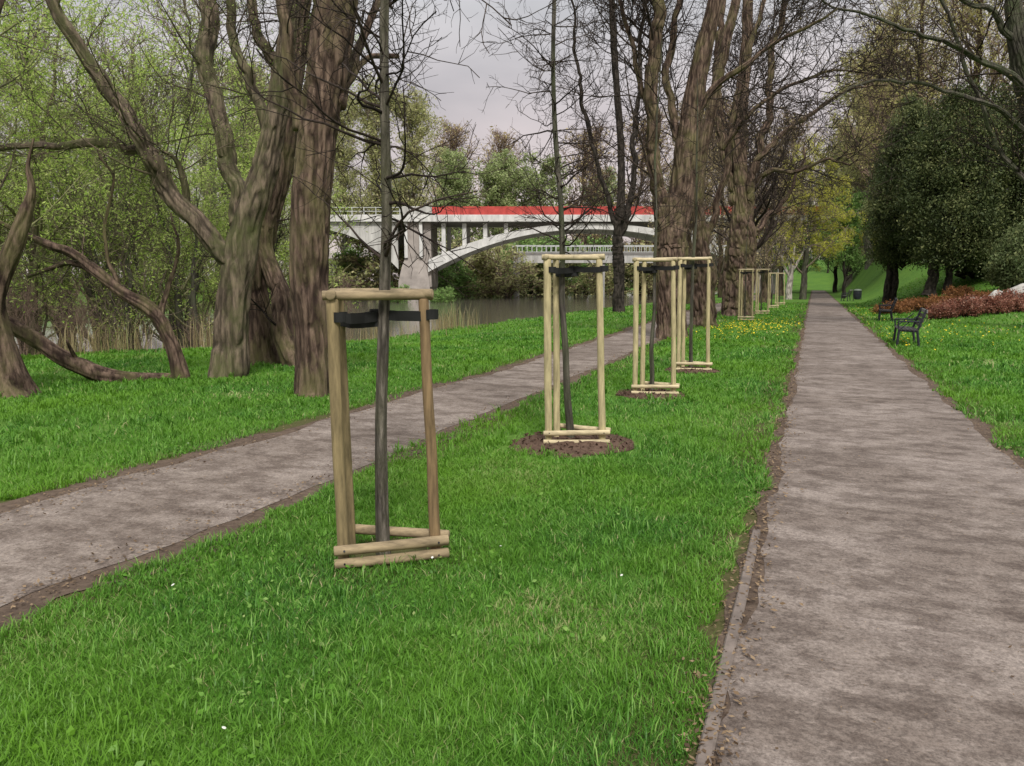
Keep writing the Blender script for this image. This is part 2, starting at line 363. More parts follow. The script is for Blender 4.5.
# ------------------------------------------------------------------ tagging
def tag(o, label, cat, group=None, kind=None):
    if label: o['label'] = label
    if cat: o['category'] = cat
    if group: o['group'] = group
    if kind: o['kind'] = kind
    return o
def thing(name, loc, label, cat, group=None, rz=0.):
    o = bpy.data.objects.new(name, None); COL.objects.link(o); o.location = loc; o.rotation_euler = (0, 0, rz); o.empty_display_size = .2
    return tag(o, label, cat, group)
def structure(mb, name, m, smooth=False): return tag(mb.build(name, m, None, smooth), None, None, None, 'structure')
def copy_tree(src, loc, rz, sc, label, group=None):
    r = src.copy(); COL.objects.link(r); r.location = loc; r.rotation_euler = (0, 0, rz); r.scale = sc; r['label'] = label
    if group: r['group'] = group
    elif 'group' in r: del r['group']
    for ch in list(src.children):
        c2 = ch.copy(); COL.objects.link(c2); c2.parent = r
    return r

# ------------------------------------------------------------------ ground
def lines(a, b, fine0, fine1, step):
    core = np.arange(fine0, fine1+1e-6, step); out = [core]
    x = fine1; s = step
    hi = []
    while x < b: s *= 1.12; x += s; hi.append(x)
    lo = []; x = fine0; s = step
    while x > a: s *= 1.12; x -= s; lo.append(x)
    return np.concatenate([lo[::-1], core, hi])
gx = lines(-1500, 1500, -24, 16, .25); gy = lines(-300, 2500, -3, 60, .5)
X, Y = np.meshgrid(gx, gy); Z = terrain(X, Y)
nx, ny = len(gx), len(gy); i = np.arange(ny-1)[:, None]*nx+np.arange(nx-1)[None]
d1 = np.maximum(-.24-X, X-1.8); lc = -4.5-1.1*ss((Y-8)/40.); d2 = np.abs(X-lc)-.77
ST = np.clip(1-np.minimum(np.abs(d1), np.abs(d2))/.75, 0, 1)*(Y < 60); ST = np.maximum(ST, np.clip(1.3-np.hypot(X+2.35, Y-3.9)/.55, 0, .8))
mb = MB().add(np.stack([X, Y, Z], -1).reshape(-1, 3), np.stack([i, i+1, i+nx+1, i+nx], -1).reshape(-1, 4), ST)
structure(mb, 'ground', M['ground'], True)
mb = MB().add([(-75, -250, -1), (-8, -250, -1), (-8, 215, -1), (-75, 215, -1)], np.array([[0, 1, 2, 3]]))
structure(mb, 'river', M['water'])

# right path x -.29..1.8, left path around x -4.6
def rp(y): return -.235+0*y, 1.8+0*y
def lpc(y): return -4.5-1.1*ss((y-8)/40.)-.0*y
def lp(y): c = lpc(y); return c-.78, c+.76
def strip(edge, off, wob_a, wob_f, z, name, m, y0=-4, y1=154, ncol=7, seed=0):
    ys = np.concatenate([np.arange(y0, 25, .07), np.arange(25, y1, .4)])
    l, r = edge(ys)
    l = l-off-wob_a*(vn2(ys, ys*0+seed, wob_f, seed)-.5)*2-wob_a*.6*(vn2(ys, ys*0+seed, wob_f*4, seed+1)-.5)*2
    r = r+off+wob_a*(vn2(ys, ys*0+seed+9, wob_f, seed+2)-.5)*2+wob_a*.6*(vn2(ys, ys*0+seed, wob_f*4, seed+3)-.5)*2
    t = np.linspace(0, 1, ncol); XX = l[:, None]+(r-l)[:, None]*t; YY = ys[:, None]+0*t; ZZ = terrain(XX, YY)+z+.0006*np.sin(XX*3)
    n = len(ys); i = np.arange(n-1)[:, None]*ncol+np.arange(ncol-1)[None]
    mb = MB().add(np.stack([XX, YY, ZZ], -1).reshape(-1, 3), np.stack([i, i+1, i+ncol+1, i+ncol], -1).reshape(-1, 4))
    return structure(mb, name, m, True)
strip(rp, .10, .06, 1.3, .006, 'soil_verge', M['soil'], seed=3)
strip(lp, .26, .2, 1.1, .006, 'soil_verge', M['soil'], seed=11)
strip(rp, -.02, .05, 1.2, .0095, 'asphalt_path', M['asphalt'], seed=21)
strip(lp, .0, .1, .9, .0095, 'gravel_path', M['track'], seed=31)
mb = MB(); y = .2
while y < 4.6:
    box(mb, (-.275, y+.49, .0), (.055, .975, .05), bev=.008, rz=random.uniform(-.006, .006)); y += 1.0
structure(mb, 'kerb', M['kerb'])

# ------------------------------------------------------------------ cage positions
cages = []   # px, py base, height, radius
for px, py, h, r_ in ((384, 558, 1.55, .325), (572, 444, 1.86, .32), (651, 395, 1.93, .33), (691, 371, 2.03, .31), (744.5, 320.5, 2.1, .33), (761, 314, 2.2, .34), (772, 308, 2.1, .33), (779, 305, 2.15, .33)):
    p = G(px, py); cages.append((p, h, r_))

# ------------------------------------------------------------------ grass
def grass_mask(x, y):
    l, r = rp(y); e = .22*(vn2(x, y, 1.7, 4)-.5)+.14*(vn2(x, y, 7, 5)-.5)
    m = (x < l-.10+e) | (x > r+.07+e)
    m &= ~((x > -.31) & (x < l) & (y < 4.7))
    l, r = lp(y); e = .3*(vn2(x, y, 1.3, 6)-.5)+.16*(vn2(x, y, 6, 7)-.5)
    m &= (x < l-.22+e) | (x > r+.18+e)
    for k, (p, h, r_) in enumerate(cages[:6]):
        rad = (.27, .6, .52, .5, .3, .3)[k]
        d = np.hypot(x-p[0], y-p[1]-(0 if k else .1)); m &= d > rad*(.7+.6*vn2(x, y, 5, 8))
    m &= (x > xbank(y)-1.3)
    return m
def blades(n, rad0, rad1, amin, amax, hgt, wid, power=1.):
    u = rng.random(n); r = rad0*(rad1/rad0)**u if power == 0 else (rad0**power+(rad1**power-rad0**power)*u)**(1/power)
    a = rng.uniform(amin, amax, n); x, y = LF(np.sin(a)*r, np.cos(a)*r)
    k = grass_mask(x, y); x, y, r = x[k], y[k], r[k]; thin = rng.random(len(x)) > np.clip((vn2(x, y, 2.2, 91)-.72)*3.2, 0, .75); x, y, r = x[thin], y[thin], r[thin]; n = len(x)
    z = terrain(x, y)
    patch = vn2(x, y, .8, 12)*.6+vn2(x, y, 3.5, 13)*.6
    hh = hgt(r)*rng.uniform(.45, 1.25, n)*(.55+.75*patch); w = wid(r)*rng.uniform(.6, 1.3, n)
    th = rng.uniform(0, 2*np.pi, n); ln = rng.uniform(.2, 1.5, n)*hh; fx, fy = np.cos(th), np.sin(th)
    fa = th+np.pi/2+rng.normal(size=n)*.5; wx, wy = np.cos(fa)*w/2, np.sin(fa)*w/2
    B = np.stack([x, y, z-.004], -1); Wd = np.stack([wx, wy, 0*wx], -1)
    mid = B+np.stack([fx*ln*.35, fy*ln*.35, hh*.62], -1); top = B+np.stack([fx*ln, fy*ln, hh], -1)
    V = np.stack([B-Wd*.8, B+Wd*.8, mid+Wd, mid-Wd, top], 1).reshape(-1, 3)
    b = np.arange(n)*5
    fine_ = vn2(x, y, 9, 71)
    t = np.clip(.02+.8*rng.random(n)**.9*(.35+.5*patch+.35*fine_)+(rng.random(n) < .05)*.6+np.clip((vn2(x, y, .9, 61)-.62)*3, 0, 1)*rng.random(n)*.75, 0, 1)
    return V, b, np.repeat(t, 5)
gb = MB()
def addblades(*a):
    V, b, t = blades(*a); gb.add(V, [np.stack([b, b+1, b+2, b+3], -1), np.stack([b+3, b+2, b+4], -1)], t)
hg = lambda r: .031+.0022*r; wd = lambda r: np.maximum(.0038, .0010*r+.0006)
addblades(430000, 1.6, 7, -1.0, 1.05, hg, wd, 1.0)
addblades(330000, 5.5, 26, -.85, .75, hg, wd, .35)
addblades(110000, 20, 62, -.8, .75, lambda r: .09+.0*r, lambda r: .0012*r, .5)
# taller tufts
def tufts(n, rad0, rad1, hmul):
    cx = rng.random(n); r = rad0+(rad1-rad0)*cx; a = rng.uniform(-.9, .75, n); x, y = LF(np.sin(a)*r, np.cos(a)*r)
    k = 14; X_ = np.repeat(x, k)+rng.normal(size=n*k)*.025; Y_ = np.repeat(y, k)+rng.normal(size=n*k)*.025; rr = np.repeat(r, k)
    m_ = grass_mask(X_, Y_); X_, Y_, rr = X_[m_], Y_[m_], rr[m_]; N = len(X_); hh = rng.uniform(.07, .14, N)*hmul; w = np.maximum(.005, .0011*rr)
    th = rng.uniform(0, 2*np.pi, N); ln = hh*rng.uniform(.3, 1, N); B = np.stack([X_, Y_, terrain(X_, Y_)], -1); fx, fy = np.cos(th), np.sin(th)
    Wd = np.stack([-fy*w/2, fx*w/2, 0*w], -1); mid = B+np.stack([fx*ln*.4, fy*ln*.4, hh*.65], -1); top = B+np.stack([fx*ln, fy*ln, hh*.9], -1)
    V = np.stack([B-Wd, B+Wd, mid+Wd, mid-Wd, top], 1).reshape(-1, 3); b = np.arange(N)*5
    gb.add(V, [np.stack([b, b+1, b+2, b+3], -1), np.stack([b+3, b+2, b+4], -1)], np.repeat(rng.uniform(.1, .9, N), 5))
tufts(1500, 2, 8, .72); tufts(1400, 7, 24, 1.15)
# broad clover and dandelion leaves low in the sward
n = 26000; a = rng.uniform(-.95, .75, n); r = 1.8+12*rng.random(n)**1.3; x, y = LF(np.sin(a)*r, np.cos(a)*r); k = grass_mask(x, y) & ((vn2(x, y, .9, 33) > .5) | (np.hypot(x+2.2, y-3.7) < .7)); x, y = x[k], y[k]
leaves(gb, np.stack([x, y, terrain(x, y)+rng.uniform(.01, .04, len(x))], -1), .026, .6, (0, 0, .3), rng.uniform(.3, .95, len(x)))
tag(gb.build('grass', M['grass'], None, True), 'lush short green lawn grass of fine blades beside the paths', 'grass', kind='stuff')

def scatter_discs(name, m, pts, size, zoff, label, cat):
    mb = MB(); pts = np.asarray(pts); n = len(pts); a = np.arange(7)*2*np.pi/7
    s = size*rng.uniform(.7, 1.2, n)
    tx, ty = rng.normal(size=n)*.35, rng.normal(size=n)*.35
    ring = np.stack([s[:, None]*np.cos(a), s[:, None]*np.sin(a), (tx*s)[:, None]*np.cos(a)+(ty*s)[:, None]*np.sin(a)], -1)
    c0 = np.stack([pts[:, 0], pts[:, 1], terrain(pts[:, 0], pts[:, 1])+zoff*rng.uniform(.7, 1.3, n)], -1)
    V = np.concatenate([c0[:, None]+ring, (c0+np.array([0, 0, size*.5]))[:, None]], 1).reshape(-1, 3)
    f = [(np.arange(n)*8)[:, None]+np.array([q, (q+1) % 7, 7]) for q in range(7)]
    mb.add(V, f, np.repeat(rng.random(n), 8)); tag(mb.build(name, m), label, cat, kind='stuff')
def around(px, py, sx, sy, n):
    c = G(px, py); p = np.stack([c[0]+rng.normal(size=n)*sx, c[1]+rng.normal(size=n)*sy], -1)
    return p[grass_mask(p[:, 0], p[:, 1])]
fl = np.concatenate([around(748, 329, .7, 2.2, 190), around(768, 325, .8, 3, 190), around(722, 335, .5, 2, 40), around(895, 340, .6, 1.6, 50), around(950, 335, 1.6, 2, 60), around(980, 330, 2, 3, 40), around(873, 318, .5, 8, 80)])
scatter_discs('dandelions', M['flower'], fl, .022, .10, 'scattered yellow dandelion heads in the lawn', 'flowers')
fl = np.concatenate([around(250, 700, 1.2, .6, 4), around(60, 480, 2, 2, 8), around(560, 640, .8, .6, 2)])
scatter_discs('daisies', M['daisy'], fl, .008, .06, 'tiny white daisies dotted in the near lawn', 'flowers')

# leaf litter along path edges
mb = MB()
def litter(n, xf, ya, yb, sd, size):
    y = ya+(yb-ya)*rng.random(n)**1.4; x = xf(y)+rng.normal(size=n)*sd*(.5+vn2(y, y, .8, 2)); V = np.stack([x, y, terrain(x, y)+.018+rng.random(n)*.012], -1)
    d = rng.normal(size=(n, 3)); d[:, 2] *= .25; d /= np.linalg.norm(d, axis=1, keepdims=True); e = np.cross(d, np.array([0, 0, 1.])+rng.normal(size=(n, 3))*.3); e /= np.linalg.norm(e, axis=1, keepdims=True)
    L = size*rng.uniform(.4, 1.2, (n, 1)); mb.add(np.stack([V-d*L/2, V+e*L*.25, V+d*L/2, V-e*L*.25], 1).reshape(-1, 3), (np.arange(n)*4)[:, None]+np.arange(4), np.repeat(rng.random(n), 4))
litter(5200, lambda y: -.27+0*y, 1.5, 30, .075, .032); litter(1500, lambda y: 1.8+0*y, 3, 30, .06, .03)
litter(2600, lambda y: lp(y)[1], 2, 28, .12, .03); litter(2600, lambda y: lp(y)[0], 3, 28, .12, .03)
litter(1500, lambda y: .8+0*y, 1.5, 16, .65, .011); litter(260, lambda y: .8+0*y, 1.5, 14, .7, .022); litter(1300, lambda y: lpc(y), 3, 18, .35, .013)
tag(mb.build('leaf_litter', M['litter'], None, False), 'brown dead leaves and crumbs gathered along the path edges', 'leaves', kind='stuff')
# mulch rings
for k, (rad, lab) in enumerate(((.0, ''), (.62, 'dark bare soil patch under the second tree frame'), (.5, 'dark soil patch under the third tree frame'), (.48, 'dark soil patch under the fourth tree frame'))):
    if not rad: continue
    p = cages[k][0]; mb = MB(); nr, na = 9, 48; a = np.arange(na)*2*np.pi/na
    rr = np.linspace(.0, 1, nr)[:, None]*rad*(.85+.35*vn(np.stack([np.cos(a)*1.5, np.sin(a)*1.5, a*0+k], -1), 3))[None]
    V = np.stack([rr*np.cos(a), rr*np.sin(a), .05*(1-(np.linspace(0, 1, nr)[:, None])**2)+.03*(vn(np.stack([rr*np.cos(a)*14, rr*np.sin(a)*14, 0*rr+k], -1), 6)-.5)*(1-np.linspace(0, 1, nr)[:, None]**4)+.008], -1)
    i = np.arange(nr-1)[:, None]*na; j = np.arange(na)[None]; mb.add(V.reshape(-1, 3), np.stack([i+j, i+na+j, i+na+(j+1) % na, i+(j+1) % na], -1).reshape(-1, 4))
    q = 500; ang = rng.uniform(0, 6.28, q); ra = rad*rng.random(q)**.6*1.05
    leaves(mb, np.stack([ra*np.cos(ang), ra*np.sin(ang), .045*(1-(ra/rad)**2)+.02], -1), .04, .5)
    o = mb.build('mulch', M['mulch'], None, True); o.location = p; o['kind'] = 'stuff'; tag(o, lab, 'soil')

# ------------------------------------------------------------------ tree frames
cage_labels = ['nearest tree frame: weathered wooden posts with black straps, greyest of the row', 'second nearest tree frame: tall pale yellow posts standing on bare soil',
  'third tree frame from the camera, slim pale posts left of its overlapping neighbour', 'fourth tree frame from the camera, its top rail overlapping the third frame',
  'fifth tree frame, pale and small, beside the dandelion patch', 'sixth tree frame, just behind and right of the fifth', 'seventh tree frame, small and pale in the distance', 'farthest tree frame at the end of the row']
def make_cage(k, p, h, r_):
    va = math.atan2(p[0], p[1]); old = (k == 0)
    t = thing('tree_frame', p, cage_labels[k], 'tree frame', 'wooden tree frames along the path', rz=-va)
    j = lambda s: random.uniform(-s, s)
    sq = .46; B = [np.array((r_*.98+j(.01), -r_*.14+j(.01), 0)), np.array((-r_*.70+j(.01), -r_*.72*sq, 0)), np.array((-r_*(.42 if k else .55)+j(.02), r_*.95*sq, 0))]
    mp = M['wood_old'] if old else M['wood_new']; mr_ = M['wood_oldrail'] if old else M['wood_newrail']
    pr = .031 if old else .034
    tops = []
    for q, b in enumerate(B):
        top = b*(1-(.03 if q else .09))+np.array((j(.01)-.03, j(.01), h)); tops.append(top)
        m1 = MB(); rod(m1, b-np.array((0, 0, .15)), top, pr*1.08, pr*(1.15 if q == 1 else .95), seg=14)
        o = m1.build('post', M['wood_brown'] if (old and q == 0) else mp, t)
        if old and q == 0: o['label'] = 'brown right-hand post'
    for q in range(3):
        a, b = tops[q], tops[(q+1) % 3]; d = (b-a)/np.linalg.norm(b-a); m1 = MB(); up = np.array((0, 0, .020+.004*q))
        rod(m1, a-d*.055+up, b+d*.055+up, .029 if old else .026, .027, seg=12); m1.build('top_rail', mr_, t)
    for tier in range(2):
        for q in range(3):
            a, b = B[q], B[(q+1) % 3]; d = (b-a)/np.linalg.norm(b-a); o_ = np.array((-d[1], d[0], 0))*(pr+.018)
            if q == 1 or (q == 2 and tier == 0): continue
            z = np.array((0, 0, .045+tier*(.078 if old else .10)+.004*q)); m1 = MB()
            rod(m1, a-d*.06+o_+z, b+d*.06+o_+z+np.array((0, 0, j(.008))), .031 if old else .027, .029 if old else .026, seg=12); br_ = m1.build('bottom_rail', mr_, t)
            if k < 2 and q == 0:
                for e_ in (a, b): m1 = MB(); c_ = e_+o_+z-np.array((0, (.031 if old else .027)-.002, 0)); rod(m1, c_, c_-np.array((0, .004, 0)), .006, seg=8); m1.build('screw', M['iron'], br_, False)
    if k < 6:
        for q in range(3):
            m1 = MB(); zz = h-.08-(0.01, .0, .055)[q]-.02*(q == 1); w_ = .028
            cc = np.array((0, .065, 0)); a = B[q]*(1-.06); rad = a/np.linalg.norm(a); tan = np.array((-rad[1], rad[0], 0)); zc = np.array((0, 0, zz))
            for s in (-1, 1):      # two runs of the strap, one each side of stem and post, slightly sagging
                pts = [a+rad*pr*.2+tan*s*(pr+.006), a-rad*.05+tan*s*.036, rad*.10+tan*s*.03+cc*.6, tan*s*.038-rad*.01+cc]
                V = []
                for u, pnt in enumerate(pts):
                    sag = np.array((0, 0, -.012*math.sin(u/3*3.14)))
                    for dz in (-w_, w_):
                        for th in (-.0025, .0025): V.append(pnt+zc+sag+tan*th+np.array((0, 0, dz)))
                f = []
                for u in range(3):
                    b0 = u*4; f += [(b0, b0+4, b0+6, b0+2), (b0+1, b0+3, b0+7, b0+5), (b0+2, b0+6, b0+7, b0+3), (b0, b0+1, b0+5, b0+4)]
                m1.add(np.array(V), np.array(f))
            # loop round the post and round the stem
            for c_, rad_ in ((a, pr*1.17+.004), (cc, .047)):
                an = np.arange(16)*2*np.pi/16; V = []
                for rr, dz in ((rad_, -w_), (rad_+.004, -w_), (rad_+.004, w_), (rad_, w_)):
                    V.append(np.stack([c_[0]+rr*np.cos(an), c_[1]+rr*np.sin(an), 0*an+zz+dz], -1))
                f = [(g*16+i, g*16+(i+1) % 16, ((g+1) % 4)*16+(i+1) % 16, ((g+1) % 4)*16+i) for g in range(4) for i in range(16)]
                m1.add(np.concatenate(V), np.array(f))
            m1.build('strap', M['strap'], t, False)
    return t
for k, (p, h, r_) in enumerate(cages): make_cage(k, p, h, r_)

def young_tree(p, hgt, r0, label, z0, nb, blen, ang, up, tops, seed, sub=5, lean=(0, 0), sub2=3):
    global rng; keep = rng; rng = np.random.default_rng(seed)
    t = thing('young_tree', p, label, 'young tree', 'young trees staked along the path')
    K = 16; zz = np.linspace(-.05, hgt, K); Q = np.stack([lean[0]*zz/hgt+.012*np.cumsum(rng.normal(size=K))*1., lean[1]*zz/hgt+.01*np.cumsum(rng.normal(size=K)), zz], -1); Q[:, :2] -= Q[0, :2]
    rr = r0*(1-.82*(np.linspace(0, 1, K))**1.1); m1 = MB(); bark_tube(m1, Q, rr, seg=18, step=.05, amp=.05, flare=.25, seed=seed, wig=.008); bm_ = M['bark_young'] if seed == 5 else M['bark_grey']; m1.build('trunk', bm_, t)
    m2 = MB(); P1, R1 = spawn(Q[None], rr[None], nb, blen, ang, 9, up, .36, z0/hgt, .98, .36, .2, .5, .0055)
    tubes(m2, P1, R1, 5)
    P2, R2 = spawn(P1, R1, sub, blen*.42, (30, 70), 6, up*.5, .45, .15, 1, .55, .3, .4, .0034); tubes(m2, P2, R2, 4)
    P3, R3 = spawn(P2, R2, sub2, blen*.17, (30, 75), 4, 0, .4, .2, 1, .7, .4, .4, .0019); tubes(m2, P3, R3, 3)
    m2.build('branches', M['twig'], t); rng = keep; return t
YT = [p+np.array((p[0], p[1], 0))/np.hypot(p[0], p[1])*.065 for p, h, r_ in cages]
young_tree(YT[0], 6.2, .039, 'bare young tree with dark knobbly trunk inside the nearest wooden frame', 1.8, 95, 1.15, (65, 98), .1, 0, 5, 5, (.22, 0), 3)
young_tree(YT[1], 7.4, .036, 'slim bare young tree inside the second frame, short drooping twigs', 1.95, 100, .85, (65, 95), -.02, 0, 18, 7, (-.5, 0), 3)
young_tree(YT[2], 5.0, .033, 'thin bare young tree inside the third frame', 2.2, 30, .6, (55, 85), .2, 0, 9, 4)
young_tree(YT[3], 5.2, .033, 'thin bare young tree inside the fourth frame', 2.3, 30, .6, (55, 85), .2, 0, 10, 4)
for k, lab in ((4, 'fifth'), (5, 'sixth'), (6, 'seventh'), (7, 'last')):
    young_tree(YT[k], 4.6, .033, 'thin bare sapling inside the %s wooden frame of the row' % lab, 2.3, 16, .55, (50, 85), .2, 0, 20+k, 3)

# ------------------------------------------------------------------ big traced trees
def big_tree(name, label, limbs, bark, twig, seed, cfg, group=None, seg=88, moss_from=99, leaf=None):
    """limbs: (fwd0, fwd1, flare, [(px, py, width_px), ...]); cfg: twig levels"""
    global rng; keep = rng; rng = np.random.default_rng(seed)
    l0 = limbs[0]; base = G(l0[3][0][0], l0[3][0][1]) if l0[0] is None else None
    if base is None: f0 = l0[0]; b_ = P(l0[3][0][0], l0[3][0][1], f0); base = np.array((b_[0], b_[1], float(terrain(b_[0], b_[1]))))
    else: f0 = fwd_of(base)
    t = thing(name, base, label, 'tree', group); m1 = MB(); m2 = MB(); src = []
    for q, (fa, fb, fl, pts) in enumerate(limbs):
        fa = f0 if fa is None else fa; fb = f0 if fb is None else fb; n = len(pts); W = []; rad = []
        for u, (x, y, w) in enumerate(pts):
            ff = fa+(fb-fa)*u/(n-1); W.append(P(x, y, ff)); rad.append(w/2*ff/776*(.93 if q == 0 else .84))
        if fl: W[0][2] = float(terrain(W[0][0], W[0][1]))-.15
        big = max(rad)
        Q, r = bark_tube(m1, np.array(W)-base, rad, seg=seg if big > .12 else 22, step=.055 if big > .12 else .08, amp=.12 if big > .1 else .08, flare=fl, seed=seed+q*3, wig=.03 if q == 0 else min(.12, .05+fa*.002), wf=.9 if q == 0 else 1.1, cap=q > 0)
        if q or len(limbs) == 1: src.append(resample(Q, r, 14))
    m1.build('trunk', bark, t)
    S = np.concatenate([a for a, b in src]); SR = np.concatenate([b for a, b in src])
    lv = (S, SR); last = None
    for (n, L, ang, K, up, wg, t0, rr, rmin, sg) in cfg:
        lv = spawn(lv[0], lv[1], n, L, ang, K, up, wg, t0, 1, rr, .25, .4, rmin); tubes(m2, lv[0], lv[1], sg)
    m2.build('branches', twig, t)
    if leaf:
        m3 = MB(); leaves(m3, along(lv[0], leaf[1]), leaf[2], .4); m3.build('foliage', leaf[0], t)
    rng = keep; return t

# left group
big_tree('old_willow', 'old leaning willow with long mossy limbs spreading left, left of the thick upright trunk', [
  (None, None, .45, [(228, 378, 35), (231, 330, 33), (238, 270, 33), (247, 225, 32), (260, 178, 27), (271, 138, 23), (279, 100, 22), (286, 50, 19), (290, 0, 18), (303, -120, 15), (312, -260, 6)]),
  (None, 12.6, 0, [(232, 262, 24), (216, 246, 24), (192, 214, 22), (168, 182, 22), (150, 158, 22), (132, 128, 19), (108, 92, 17), (88, 58, 15), (62, 14, 13), (40, -30, 11), (0, -140, 5)]),
  (None, 13.4, 0, [(146, 152, 12), (128, 147, 10), (100, 140, 10), (60, 146, 9), (20, 147, 8), (-30, 150, 6), (-90, 140, 3)]),
  (13.9, 15, 0, [(240, 225, 24), (236, 190, 20), (229, 160, 20), (222, 125, 19), (212, 80, 19), (205, 45, 19), (204, 0, 20), (202, -60, 16), (190, -220, 6)]),
  (13.8, 14.6, 0, [(272, 150, 15), (266, 120, 14), (255, 92, 12), (243, 66, 11), (236, 40, 11), (233, 0, 11), (226, -90, 8), (215, -200, 3)]),
  (13.8, 13.4, 0, [(280, 88, 17), (272, 62, 16), (262, 44, 13), (256, 22, 11), (252, 0, 11), (240, -80, 8), (236, -190, 3)]),
  (13.8, 13.4, 0, [(187, 205, 9), (184, 180, 8), (178, 160, 6), (160, 150, 3)]),
  ], M['bark_moss'], M['bark_moss'], 101, [(13, 1.7, (30, 75), 8, .15, .3, .12, .16, .012, 6), (6, .85, (30, 70), 6, .1, .35, .2, .55, .006, 4), (5, .4, (30, 70), 4, .1, .4, .2, .6, .0045, 3)], leaf=(M['willow'], 2, .035))
big_tree('old_tree', 'dark twin-legged old trunk standing behind the upright one', [
  (16.0, 16.0, .5, [(262, 362, 30), (260, 320, 27), (256, 280, 25), (262, 240, 26), (272, 200, 26), (284, 150, 24), (292, 90, 21), (300, 20, 18), (318, -120, 12), (330, -260, 5)]),
  (15.4, 16.0, .4, [(300, 366, 30), (286, 330, 26), (276, 290, 22), (266, 250, 20), (268, 210, 14)]),
  (16, 17, 0, [(292, 110, 14), (302, 60, 12), (314, 10, 10), (338, -90, 6), (350, -150, 3)]),
  ], M['bark'], M['twig'], 131, [(10, 1.6, (30, 70), 7, .15, .3, .2, .2, .01, 5), (6, .8, (30, 70), 5, .1, .35, .2, .6, .006, 4), (4, .4, (30, 70), 4, .1, .4, .2, .6, .005, 3)])
big_tree('old_tree', 'thick upright furrowed trunk just left of the nearest tree frame', [
  (None, None, .35, [(314, 394, 36.3), (311, 340, 37.2), (309, 280, 39.1), (310, 220, 39.1), (314, 160, 39.1), (320, 110, 39.1), (329, 60, 40.9), (338, 0, 39.1), (352, -120, 27.9), (362, -280, 13.0)]),
  (None, 13.2, 0, [(338, 105, 18), (349, 70, 13), (358, 45, 10), (370, 18, 9), (384, -15, 8), (400, -90, 5)]),
  (None, 12.2, 0, [(330, 118, 12), (346, 84, 8), (356, 66, 7), (372, 56, 6.5), (402, 53, 6)]),
  (None, 11.4, 0, [(300, 130, 16), (291, 60, 14), (284, 0, 12), (272, -90, 8), (262, -200, 4)]),
  (None, 12.4, 0, [(326, 60, 16), (318, 10, 13), (312, -60, 9), (300, -180, 4)]),
  ], M['bark'], M['twig'], 151, [(9, 1.3, (40, 80), 8, .1, .3, .2, .16, .009, 5), (6, .7, (30, 70), 5, .1, .4, .2, .6, .005, 4), (4, .3, (30, 70), 4, .0, .4, .2, .6, .004, 3)])
big_tree('willow', 'crooked thin willow leaning left over the fallen log', [
  (None, None, .3, [(183, 379, 17), (172, 350, 14), (162, 324, 15), (148, 308, 15), (122, 292, 13), (96, 272, 12), (74, 256, 10), (50, 246, 9), (20, 232, 6), (-10, 215, 3)]),
  (None, 14.6, 0, [(160, 322, 10), (166, 306, 7), (172, 285, 5), (178, 250, 4), (170, 215, 2)]),
  (None, 14, 0, [(96, 272, 10), (78, 262, 8), (60, 262, 6), (30, 275, 4)]),
  (None, 14, 0, [(120, 292, 7), (112, 262, 5), (104, 225, 4), (108, 180, 3), (96, 150, 2)]),
  ], M['bark'], M['bark_moss'], 171, [(12, 1.3, (30, 80), 8, .2, .35, .15, .3, .009, 5), (7, .7, (30, 70), 5, .1, .4, .2, .6, .005, 4), (4, .35, (30, 70), 4, .0, .4, .2, .6, .004, 3)], leaf=(M['willow'], 3, .05))
big_tree('old_tree', 'stout trunk cut by the left edge of the picture', [
  (11.5, 11.5, .5, [(2, 402, 52), (-3, 370, 46), (-8, 335, 38), (-6, 300, 24), (6, 262, 19), (18, 232, 17), (27, 208, 12), (33, 190, 8), (30, 165, 4), (36, 140, 2)]),
  (11.5, 12, 0, [(-6, 330, 34), (-30, 260, 30), (-50, 160, 26), (-60, 60, 22), (-70, -100, 14), (-70, -260, 6)]),
  (11.5, 12.5, 0, [(-52, 120, 14), (-30, 60, 11), (0, 0, 8), (10, -60, 6), (20, -140, 3)]),
  ], M['bark'], M['bark_moss'], 191, [(10, 1.5, (30, 75), 8, .15, .3, .15, .25, .009, 5), (6, .8, (30, 70), 5, .1, .4, .2, .6, .005, 4), (4, .4, (30, 70), 4, .0, .4, .2, .6, .004, 3)], leaf=(M['willow'], 2, .04))
# fallen log
lg = [P(-6, 316, 13.0), P(22, 332, 13.1), P(50, 350, 13.2), P(80, 366, 13.3), P(105, 376, 13.4), P(135, 379, 13.6), P(172, 379, 13.9)]
b0 = np.array((lg[3][0], lg[3][1], float(terrain(lg[3][0], lg[3][1])))); t = thing('fallen_log', b0, 'dark fallen log lying in the grass below the leaning willow', 'log')
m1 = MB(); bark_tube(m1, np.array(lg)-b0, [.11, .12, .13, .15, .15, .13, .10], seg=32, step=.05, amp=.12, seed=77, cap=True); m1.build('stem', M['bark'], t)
m1 = MB(); bark_tube(m1, np.array([P(78, 362, 13.3), P(70, 348, 13.1), P(66, 340, 13.0)])-b0, [.04, .03, .018], seg=10, cap=True, seed=4); m1.build('stub', M['bark'], t)

